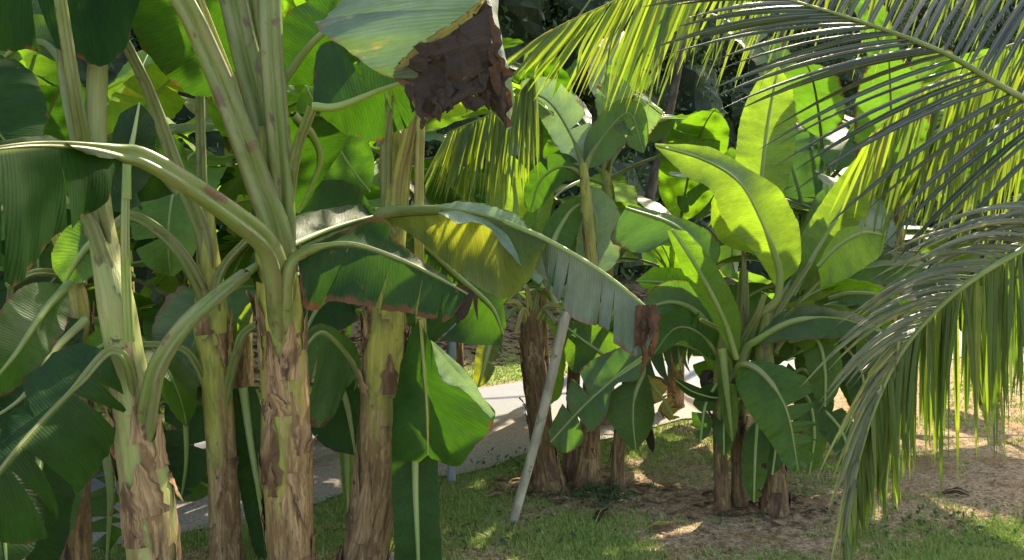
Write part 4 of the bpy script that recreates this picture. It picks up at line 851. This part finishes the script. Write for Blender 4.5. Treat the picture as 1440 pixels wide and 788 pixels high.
mk_leaf(r2, [(1062, 480, 4.6), (1115, 452, 4.5), (1180, 448, 4.4), (1252, 472, 4.35)], [(1062, 474, 4.62), (1110, 436, 4.6), (1185, 436, 4.55), (1250, 468, 4.4)], [(1062, 486, 4.6), (1120, 478, 4.45), (1185, 476, 4.35), (1248, 478, 4.32)], 'blue', stalk=[(1042, 510, 4.7), (1050, 490, 4.65), (1062, 480, 4.6)], sr=(5, 2), smat='midrib', label='long level blade reaching right with pale upper side')
leafw(r2, [(1065, 590, 4.55), (1062, 640, 4.5), (1060, 706, 4.5)], 20, 19, 'leaf', tearsL=2, sr=(3, 2), label='blade hanging low in front of the stems')
r3 = root_at('banana_plant', 1088, 4.65, 'thicker brown banana stem on the right of the right clump', RG)
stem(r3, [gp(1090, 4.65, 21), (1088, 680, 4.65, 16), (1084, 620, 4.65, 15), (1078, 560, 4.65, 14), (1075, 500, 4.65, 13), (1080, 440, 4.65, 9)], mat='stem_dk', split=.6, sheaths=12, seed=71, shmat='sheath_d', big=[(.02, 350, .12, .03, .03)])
stalk(r3, [(1078, 490, 4.65), (1095, 440, 4.64), (1120, 400, 4.62), (1140, 370, 4.6)], 6, 4, 'petiole')
leafw(r3, [(1115, 415, 4.7), (1150, 350, 4.75), (1190, 285, 4.8), (1236, 205, 4.85)], 30, 32, 'fresh', dl=.05, sr=(5, 2), label='tall light green blade leaning right')
mk_leaf(r3, [(1150, 375, 4.6), (1180, 345, 4.55), (1215, 328, 4.5), (1246, 332, 4.45)], [(1150, 370, 4.6), (1180, 325, 4.6), (1215, 318, 4.55), (1245, 325, 4.5)], [(1152, 385, 4.6), (1158, 412, 4.5), (1200, 385, 4.45), (1235, 362, 4.42), (1246, 340, 4.45)], 'fresh', sr=(4, 2))
leafw(r3, [(1125, 460, 4.75), (1124, 420, 4.75), (1122, 360, 4.8)], 20, 22, 'fresh', sr=(4, 2), label='short bright upright blade in the heart of the crown')
leafw(r3, [(1130, 420, 4.7), (1160, 390, 4.7), (1185, 378, 4.7)], 10, 22, 'olive', sr=(3, 2))
mk_leaf(r3, [(1190, 388, 4.9), (1230, 376, 4.85), (1280, 374, 4.8), (1328, 386, 4.75)], [(1190, 384, 4.9), (1230, 368, 4.9), (1290, 368, 4.88), (1328, 382, 4.8)], [(1190, 394, 4.9), (1235, 400, 4.8), (1285, 402, 4.72), (1326, 390, 4.72)], 'blue', stalk=[(1080, 470, 4.7), (1130, 420, 4.8), (1190, 388, 4.9)], sr=(5, 2))
mk_leaf(r3, [(1165, 420, 4.8), (1200, 412, 4.75), (1250, 418, 4.7), (1292, 440, 4.7)], [(1165, 415, 4.8), (1200, 402, 4.8), (1255, 408, 4.75), (1292, 435, 4.7)], [(1165, 425, 4.8), (1200, 436, 4.7), (1250, 440, 4.65), (1288, 446, 4.68)], 'blue', sr=(4, 2))
leafw(r3, [(1110, 480, 4.62), (1148, 478, 4.5), (1160, 520, 4.45), (1160, 572, 4.45)], 26, 26, 'leaf', tearsL=1, sr=(4, 2), smat='midrib', label='short blade hanging straight down under the level one')
leafw(r3, [(1120, 560, 4.65), (1155, 575, 4.6), (1185, 610, 4.55), (1198, 665, 4.5)], 22, 26, 'mid', tearsL=2, tearsR=3, sr=(4, 2), label='dark drooping blade at the right edge of the clump')
leafw(r3, [(1110, 500, 4.8), (1170, 480, 4.75), (1210, 520, 4.7), (1215, 590, 4.7)], 36, 30, 'mid', tearsL=2, tearsR=2, sr=(4, 2))
leafw(r3, [(1100, 540, 4.8), (1130, 520, 4.75), (1150, 560, 4.75), (1150, 620, 4.75)], 22, 26, 'mid', tearsL=2, tearsR=2, sr=(4, 2))
leafw(r3, [(1085, 520, 4.9), (1060, 480, 4.9), (1000, 460, 4.9), (950, 480, 4.9)], 30, 26, 'dark', tearsR=2, sr=(4, 2))
leafw(r3, [(1075, 520, 4.9), (1100, 480, 5.0), (1160, 450, 5.1), (1230, 450, 5.1)], 36, 30, 'mid', tearsR=2, sr=(4, 2))
for root_, azs, sd in ((r2, (.2, 2.6), 1), (r3, (5.9, .4, 1.2), 2), (m3, (1.2, 2.4), 3), (m4, (.5,), 4)):
    w0 = np.array(parent_world(root_)); rr_ = random.Random(sd)
    for az_ in azs:
        wleaf(root_, w0+np.array([0, 0, .75+.35*rr_.random()]), az_, rr_.uniform(.6, 1.1), rr_.uniform(.8, 1.1), rr_.uniform(.13, .17), .25, rr_.uniform(1.9, 2.6), .2, rr_.choice(['mid', 'leaf', 'leaf', 'blue']), rr_.randint(0, 3), stalk_r=.014)
leafw(r3, [(1080, 500, 4.7), (1130, 462, 4.65), (1190, 458, 4.6), (1240, 500, 4.55)], 26, 34, 'leaf', tearsR=2, stalk=[(1076, 540, 4.68), (1080, 500, 4.7)], sr=(5, 2))
leafw(r1, [(1014, 510, 4.72), (985, 470, 4.7), (950, 462, 4.7), (918, 500, 4.68)], 20, 26, 'mid', tearsR=3, stalk=[(1013, 550, 4.7), (1014, 510, 4.72)], sr=(5, 2))
leafw(r3, [(1105, 540, 4.66), (1135, 560, 4.6), (1145, 610, 4.56), (1138, 668, 4.56)], 20, 24, 'leaf', tearsL=2, tearsR=3, sr=(4, 2))
leafw(r3, [(1088, 560, 4.62), (1092, 610, 4.55), (1086, 668, 4.52)], 18, 17, 'mid', tearsL=2, tearsR=1, sr=(3, 2))
leafw(r1, [(1008, 540, 4.66), (992, 570, 4.62), (985, 620, 4.6)], 15, 18, 'mid', tearsL=1, tearsR=2, sr=(3, 2))
leafw(r3, [(1140, 470, 4.8), (1190, 500, 4.75), (1225, 560, 4.7), (1232, 640, 4.68)], 30, 34, 'mid', tearsL=3, tearsR=3, sr=(4, 2))
leafw(r2, [(1040, 560, 4.7), (1020, 590, 4.66), (1018, 640, 4.62)], 18, 16, 'leaf', tearsR=1, sr=(3, 2))
leafw(r3, [(1092, 430, 4.7), (1110, 400, 4.75), (1150, 330, 4.9), (1165, 260, 5.0)], 26, 30, 'blue', stalk=[(1080, 480, 4.66), (1092, 430, 4.7)], sr=(5, 2))
# ================================================================== COCONUT PALM at the right
M['palm_dark'] = leaf_material('palm_leaflet_dark', (.016, .028, .016), (.05, .09, .012), .12, rough=.42, spec=.4)  # dark tone paints the silhouetted look of the backlit frond
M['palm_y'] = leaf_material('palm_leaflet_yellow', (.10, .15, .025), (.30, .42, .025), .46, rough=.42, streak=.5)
M['palm_g'] = leaf_material('palm_leaflet_green', (.045, .085, .022), (.20, .31, .02), .42, rough=.42, streak=.3)  # darkened so the shade on the hanging curtains sits in the colour
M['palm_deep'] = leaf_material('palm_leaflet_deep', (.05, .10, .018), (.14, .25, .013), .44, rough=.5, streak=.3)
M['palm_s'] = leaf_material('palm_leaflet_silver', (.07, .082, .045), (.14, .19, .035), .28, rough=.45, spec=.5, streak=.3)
def frond(parent, rach, lo, hi, n=70, t0=.3, wid=.013, mats=('palm_dark',), seed=1, nvec=(0, -1, .4), r0=.016, jit=.12, sag=.08, dj=.05, rm='petiole', label=None, segs=8, kink=0.0, split=None, n2=None, w0=1.0):
    """rach: pixel+depth rachis from the crown to the tip; lo / hi: leaflet vectors (dx, dy, dd) along it"""
    r = random.Random(seed); C = W(cr(rach, 120)); q = cr(rach, 400)
    mb = MB(); nv = np.array(nvec, float)
    for side, vec in ((0, lo), (1, hi)):
        if vec is None: continue
        vec = np.asarray(vec, float)
        ns = n2 if (side and n2) else n
        for i in range(ns):
            t = t0+(1-t0)*(i+.5*side+r.random()*.4)/ns
            t = min(t, .999)
            p = q[int(t*399)]; tt = (t-t0)/(1-t0)
            v = np.array([np.interp(tt, np.linspace(0, 1, len(vec)), vec[:, c]) for c in range(3)])
            sc = 1+r.gauss(0, jit); an = r.gauss(0, jit*.35)
            v = np.array([v[0]*math.cos(an)-v[1]*math.sin(an), v[0]*math.sin(an)+v[1]*math.cos(an), v[2]])*sc; v[2] += r.gauss(0, dj)
            lenp = math.hypot(v[0], v[1])
            u = np.linspace(0, 1, segs+1)[:, None]
            pts = p+v*u; pts[:, 1] -= (sag*lenp*4*u*(1-u))[:, 0]
            if r.random() < kink:                       # bent leaflet: the outer part hangs
                kk = r.uniform(.4, .75); m_ = u[:, 0] > kk
                b0 = p+v*kk; L_ = (u[m_, 0]-kk)*lenp
                pts[m_] = b0+np.stack([L_*.15*np.sign(v[0]), L_*.95, L_*0], -1)-np.array([0, sag*lenp*4*kk*(1-kk), 0])
            P3 = W(pts); T = norm(np.gradient(P3, axis=0))
            nn = nv+np.array([r.gauss(0, .5), r.gauss(0, .3), r.gauss(0, .4)])
            S_ = norm(np.cross(T, nn)); N_ = norm(np.cross(S_, T))
            w_ = wid*(w0 if side == 0 else 1)*r.uniform(.75, 1.15)*np.array([.55, .95, 1, 1, .95, .85, .66, .4, .06][:segs+1])[:, None]
            fold = r.uniform(.3, .7)
            A = P3+S_*w_-N_*w_*fold; B_ = P3-S_*w_-N_*w_*fold
            G_ = np.stack([A, P3, B_], 1)
            uu = i*.37+u[:, 0]*.02
            UV = np.stack([np.stack([uu, uu*0+.5], -1), np.stack([uu, uu*0+.1], -1), np.stack([uu, uu*0-.5], -1)], 1)
            mi = r.randrange(len(mats)) if split is None else (0 if side == 0 else r.choice([1, 1, 1, 1, 2]))
            mb.grid(G_, UV, mi)
    o = mb.build('frond', [M[x] for x in mats], parent)
    if label: o['label'] = label
    k = MB(); tube(k, C, np.linspace(r0, r0*.15, 120), 10); k.build('rachis', M[rm], o)
    return o
CX, CY, CD = 1850, 330, 3.3
palm = root_at('coconut_palm', CX, CD, 'coconut palm at right whose long feathery fronds reach across the top of the view', None, 'palm')
stem(palm, [gp(CX, CD, 60), (CX, 650, CD, 45), (CX, 480, CD, 42), (CX, 340, CD, 38), (CX, 250, CD, 22)], split=1.2, sheaths=10, seed=81, name='trunk')
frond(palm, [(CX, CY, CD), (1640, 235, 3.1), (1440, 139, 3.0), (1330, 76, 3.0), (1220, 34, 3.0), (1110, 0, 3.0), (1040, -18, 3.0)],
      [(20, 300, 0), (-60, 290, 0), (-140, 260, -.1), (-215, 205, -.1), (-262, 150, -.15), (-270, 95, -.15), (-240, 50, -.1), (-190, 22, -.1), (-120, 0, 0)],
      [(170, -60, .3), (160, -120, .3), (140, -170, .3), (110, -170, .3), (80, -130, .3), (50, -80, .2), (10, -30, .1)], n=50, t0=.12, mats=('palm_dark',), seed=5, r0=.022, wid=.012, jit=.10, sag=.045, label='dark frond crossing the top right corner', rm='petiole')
# leaflet curtain from above, left
frond(palm, [(CX, CY, CD), (1650, -80, 3.6), (1350, -230, 4.0), (1080, -130, 4.2), (930, -35, 4.2), (860, 3, 4.2), (800, 30, 4.2), (760, 52, 4.2)],
      [(-40, 200, 0), (-70, 260, 0), (-90, 300, 0), (-105, 280, 0), (-110, 255, 0), (-85, 230, 0), (-60, 190, 0), (-70, 120, 0), (-85, 60, 0)],
      [(-60, 170, .2), (-90, 230, .2), (-100, 250, .2), (-110, 230, .2), (-100, 200, .2), (-70, 200, .2), (-80, 130, .2), (-90, 60, .1)], n=72, t0=.42, mats=('palm_y', 'palm_g', 'palm_y'), seed=6, r0=.02, wid=.0125, jit=.10, sag=.03, label='yellow-green frond hanging as a curtain in the top middle', rm='petiole_y', kink=.12)
# frond tip hanging beside the withered leaf
frond(palm, [(CX, CY, CD), (1600, -120, 3.8), (1250, -280, 4.3), (950, -130, 4.5), (800, 40, 4.5), (735, 125, 4.5), (690, 160, 4.5), (650, 178, 4.5), (628, 188, 4.5)],
      [(5, 120, 0), (-10, 130, 0), (-20, 125, 0), (-25, 110, 0), (-40, 90, 0)], [(10, 120, .1), (0, 130, .1), (-10, 120, .1), (-40, 90, .1)], n=44, t0=.905, mats=('palm_y', 'palm_g'), seed=8, r0=.02, wid=.010, sag=.02, label='frond tip with narrow yellow leaflets hanging in the middle', rm='petiole')
# back curtain right
frond(palm, [(CX, CY, CD), (1640, 60, 3.8), (1480, 50, 4.1), (1360, 90, 4.3), (1280, 140, 4.4), (1225, 190, 4.4)],
      [(-20, 330, 0), (-40, 310, 0), (-60, 300, 0), (-40, 270, 0), (-40, 200, 0), (-30, 110, 0)],
      [(-60, 260, .2), (-70, 250, .2), (-80, 240, .2), (-60, 200, .2), (-50, 130, .2)], n=58, t0=.25, mats=('palm_y', 'palm_g', 'palm_g'), seed=9, r0=.018, wid=.011, jit=.16, sag=.02, label='yellow-green frond hanging behind the dark one', rm='petiole_y', kink=.25)
frond(palm, [(CX, CY, CD), (1700, 120, 3.9), (1560, 60, 4.2), (1430, 90, 4.4), (1350, 150, 4.5), (1290, 230, 4.5)],
      [(-20, 330, 0), (-30, 310, 0), (-60, 270, 0), (-40, 200, 0), (-40, 130, 0)], [(-50, 270, 0), (-50, 260, 0), (-60, 200, 0), (-50, 120, 0)], n=44, t0=.2, mats=('palm_g', 'palm_y'), seed=19, r0=.018, wid=.011, jit=.16, sag=.02, rm='petiole_y', kink=.3)
# frond above the frame, its leaflets hang into the top right corner
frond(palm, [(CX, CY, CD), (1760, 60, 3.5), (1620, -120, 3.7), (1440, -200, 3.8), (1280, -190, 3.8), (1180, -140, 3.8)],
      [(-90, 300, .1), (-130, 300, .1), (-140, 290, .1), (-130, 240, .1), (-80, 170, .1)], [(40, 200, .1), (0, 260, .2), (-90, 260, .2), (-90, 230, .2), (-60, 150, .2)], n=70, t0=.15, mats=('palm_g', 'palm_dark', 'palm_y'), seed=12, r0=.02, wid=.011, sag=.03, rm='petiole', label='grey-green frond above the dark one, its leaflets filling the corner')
# low frond drooping to the ground
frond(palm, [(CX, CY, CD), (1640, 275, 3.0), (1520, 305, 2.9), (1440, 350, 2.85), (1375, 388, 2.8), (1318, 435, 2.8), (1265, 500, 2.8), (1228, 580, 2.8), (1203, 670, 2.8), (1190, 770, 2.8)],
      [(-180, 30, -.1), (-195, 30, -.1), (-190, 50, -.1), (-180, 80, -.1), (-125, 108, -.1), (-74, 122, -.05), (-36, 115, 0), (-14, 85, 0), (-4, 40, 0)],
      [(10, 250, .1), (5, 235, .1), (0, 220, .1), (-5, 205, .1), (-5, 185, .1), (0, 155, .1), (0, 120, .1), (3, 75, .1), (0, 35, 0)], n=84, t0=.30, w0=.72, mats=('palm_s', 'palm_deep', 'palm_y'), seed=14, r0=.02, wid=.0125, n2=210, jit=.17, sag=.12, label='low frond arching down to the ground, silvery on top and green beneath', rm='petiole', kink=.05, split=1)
# ================================================================== POLES, STONE
def cylinder_px(name, a, b, ra, rb, mat, label, cat, bend=0):
    o0 = W1(*a); root = None
    n = 40; q = cr([a, ((a[0]+b[0])/2+bend, (a[1]+b[1])/2, (a[2]+b[2])/2), b], n); C = W(q); R = np.linspace(ra, rb, n)*q[:, 2]/F
    R = R*(1+.02*np.sin(np.arange(n)*1.7)); mb = MB(); tube(mb, C, R, 20)
    T, N, B = frames(C)
    for e, i in ((0, 0), (-1, n-1)):       # end caps
        an = np.linspace(0, 2*math.pi, 21); ring = C[e]+R[e]*(np.cos(an)[:, None]*N[e]+np.sin(an)[:, None]*B[e])
        P = np.stack([ring, np.repeat(C[e][None], 21, 0)+ (ring-C[e])*.05], 0); mb.grid(P, np.stack([P[..., 0], P[..., 2]], -1))
    o = mb.build(name, M[mat]); return tag(o, label, cat)
M['pole'] = simple_fibre('weathered_pole', [(.27, .24, .17), (.38, .34, .26), (.22, .20, .14), (.14, .14, .08)], (20, 4, 1), .8, .5)
M['pipe'] = simple_fibre('blue_grey_pipe', [(.20, .25, .29), (.27, .33, .38), (.17, .19, .20)], (10, 6, 1), .5, .2)
cylinder_px('leaning_pole', (721, ground_at(721, 4.5)+2, 4.5), (796, 440, 4.85), 6.5, 7.5, 'pole', 'weathered pale pole leaning right against the middle clump', 'pole', bend=3)
cylinder_px('pipe_post', (635, ground_at(635, 5.25)+1, 5.25), (636, 330, 5.25), 6, 6, 'pipe', 'upright blue-grey pipe post standing behind the hanging blade', 'post')
# ================================================================== BACKGROUND PLANTS
BG = 'banana plants across the road and beyond'
specs = [ # x, depth, height, seed, label, mats
 (60, 6.2, 1.7, 101, 'sunlit young banana plant far left behind the big dark leaves', ('fresh', 'leaf')),
 (185, 7.0, 2.1, 102, 'bright yellow-green banana plant seen between the two left stems', ('fresh', 'fresh', 'olive')),
 (255, 5.6, 1.3, 103, 'low leafy banana plant beside the slim yellowish stem', ('leaf', 'fresh', 'dark')),
 (345, 8.2, 1.6, 104, 'banana plant glimpsed right of the slim yellowish stem', ('leaf', 'dark')),
 (470, 6.4, 1.9, 105, 'banana plant glimpsed between the tall stem and the blotched one', ('leaf', 'fresh')),
 (640, 6.8, 1.5, 106, 'banana plant behind the pipe post', ('leaf', 'mid', 'blue')),
 (760, 7.2, 2.0, 107, 'tall banana plant behind the hanging palm curtain', ('leaf', 'mid', 'pale')),
 (850, 6.9, 2.3, 108, 'pale-leaved banana plant behind the middle clump', ('pale', 'blue', 'leaf')),
 (1150, 6.9, 2.2, 109, 'bluish banana plant behind the tall light blade', ('blue', 'pale', 'dark')),
 (1260, 7.4, 2.4, 110, 'banana plant behind the palm leaflets on the right', ('leaf', 'mid', 'blue')),
 (1240, 6.4, 1.5, 113, 'low dusky banana plant right of the right clump', ('blue', 'dark')),
 (1390, 7.8, 1.7, 111, 'far right banana plant shaded by the low frond', ('dark', 'blue')),
 (120, 5.4, 1.5, 121, 'green banana plant between the far left stem and the nearest stem', ('leaf', 'fresh', 'leaf')),
 (330, 6.0, 2.3, 122, 'banana plant with high lit leaves behind the tallest stem', ('leaf', 'fresh', 'olive')),
 (425, 5.6, 1.2, 123, 'low dark banana plant between the tallest stem and the blotched stem', ('dark', 'leaf', 'blue')),
 (560, 6.3, 2.4, 124, 'banana plant rising behind the stem with the long folded leaf', ('leaf', 'fresh', 'leaf')),
 (30, 7.5, 2.6, 125, 'high bright banana plant at the upper left edge', ('fresh', 'leaf')),
 (950, 7.6, 1.5, 126, 'low banana plant between the middle and the right clump', ('dark', 'blue', 'leaf')),
 (1130, 6.6, 1.4, 127, 'banana plant directly behind the right clump', ('mid', 'blue', 'pale')),
 (20, 4.4, 1.1, 112, 'shaded low banana plant at the lower left edge', ('dark', 'leaf')),
]
for (x, d, h, sd, lb, ms) in specs:
    plant('banana_plant', x, d, h, .075, lb, sd, nleaf=9, ln=1.3, wid=.26, mats=ms, tears=3, az0=sd, group=BG, split=.6)

# dead leaves lying on the soil, a pale stone at the foot of the blotched stem
for (x_, d_, az_, ln_, w_, lb_) in ((929, 4.38, .4, .20, .045, 'curled yellowish brown dead leaf lying on the soil left of the right clump'),
                                    (1345, 4.95, 2.9, .16, .03, 'small pinkish brown dead leaf lying on bare soil right of the low frond'),
                                    (845, 4.55, 1.2, .24, .035, 'narrow dry brown dead leaf lying in front of the middle clump')):
    g0 = W1(x_, ground_at(x_, d_), d_); g0[2] = float(hgt(np.array(g0[0]), np.array(g0[1])))
    e_ = empty('fallen_leaf', g0, lb_, 'fallen leaf')
    t_ = np.linspace(0, 1, 6); dx, dy = math.cos(az_), math.sin(az_)
    mid = np.array([g0+np.array([dx*ln_*(q-.5), dy*ln_*(q-.5), .012+.03*math.sin(q*3.1)]) for q in t_]); pr = np.sin(t_*2.9+.12)[:, None]
    sd_ = np.array([-dy, dx, 0]); up_ = np.array([0, 0, 1.])
    mk_leaf(e_, mid, mid+(sd_*w_-up_*.02)*pr, mid-(sd_*w_-up_*.005)*pr, 'ochre' if x_ != 929 else 'yellow', sr=(.003, .001), world=True, n=40, crumple=.008, pleat=.004, name='blade')
def stone(x_, d_, s_, label):
    g0 = W1(x_, ground_at(x_, d_), d_); th = np.linspace(0, 2*math.pi, 15); ph = np.linspace(0.02, math.pi-.02, 10); TH, PH = np.meshgrid(th, ph, indexing='ij')
    dd_ = np.stack([np.cos(TH)*np.sin(PH), np.sin(TH)*np.sin(PH), np.cos(PH)*.6], -1)
    rr_ = np.array([[s_*(1+.35*noise.noise(Vector(dd_[i, j]*2.1))) for j in range(10)] for i in range(15)]); rr_[-1] = rr_[0]
    mb = MB(); mb.grid(g0+np.array([0, 0, s_*.35])+dd_*rr_[..., None], np.stack([TH, PH], -1)*.1)
    tag(mb.build('stone', M['stone']), label, 'stone')
M['stone'] = simple_fibre('pale_stone', [(.36, .33, .28), (.50, .47, .42), (.25, .22, .18)], (20, 20, 1), .9, .6)
stone(556, 3.95, .045, 'small pale stone on the grass at the foot of the blotched leaning stem')
# ------------------------------------------------------------------ light
SUN_AZ, SUN_EL = 28, 44          # degrees to the right of the view, and up
w = bpy.data.worlds.new('World'); S.world = w; w.use_nodes = True
nt = w.node_tree; nt.nodes.clear()
sky = nt.nodes.new('ShaderNodeTexSky'); sky.sky_type = 'NISHITA'; sky.sun_disc = False
sky.sun_elevation = math.radians(SUN_EL); sky.sun_rotation = math.radians(SUN_AZ); sky.air_density = 1.0; sky.dust_density = 2.0
bg = nt.nodes.new('ShaderNodeBackground'); bg.inputs[1].default_value = .15
wo = nt.nodes.new('ShaderNodeOutputWorld'); nt.links.new(sky.outputs[0], bg.inputs[0]); nt.links.new(bg.outputs[0], wo.inputs[0])
sl = bpy.data.lights.new('sun', 'SUN'); sl.energy = 3.0; sl.angle = math.radians(.5); sl.color = (1, .95, .84)
so = bpy.data.objects.new('sun', sl); COL.objects.link(so)
az = math.radians(SUN_AZ); el = math.radians(SUN_EL)
dv = Vector((math.sin(az)*math.cos(el), math.cos(az)*math.cos(el), math.sin(el)))
so.rotation_euler = dv.to_track_quat('Z', 'Y').to_euler()
S.view_settings.view_transform = 'Standard'; S.view_settings.look = 'None'; S.view_settings.gamma = 1; S.view_settings.exposure = 2.15
S.view_settings.use_white_balance = True; S.view_settings.white_balance_temperature = 7900; S.view_settings.white_balance_tint = 8
S.cycles.max_bounces = 8; S.cycles.transmission_bounces = 6; S.cycles.diffuse_bounces = 5; S.cycles.glossy_bounces = 2
S.cycles.use_denoising = True
S.cycles.caustics_reflective = False; S.cycles.caustics_refractive = False
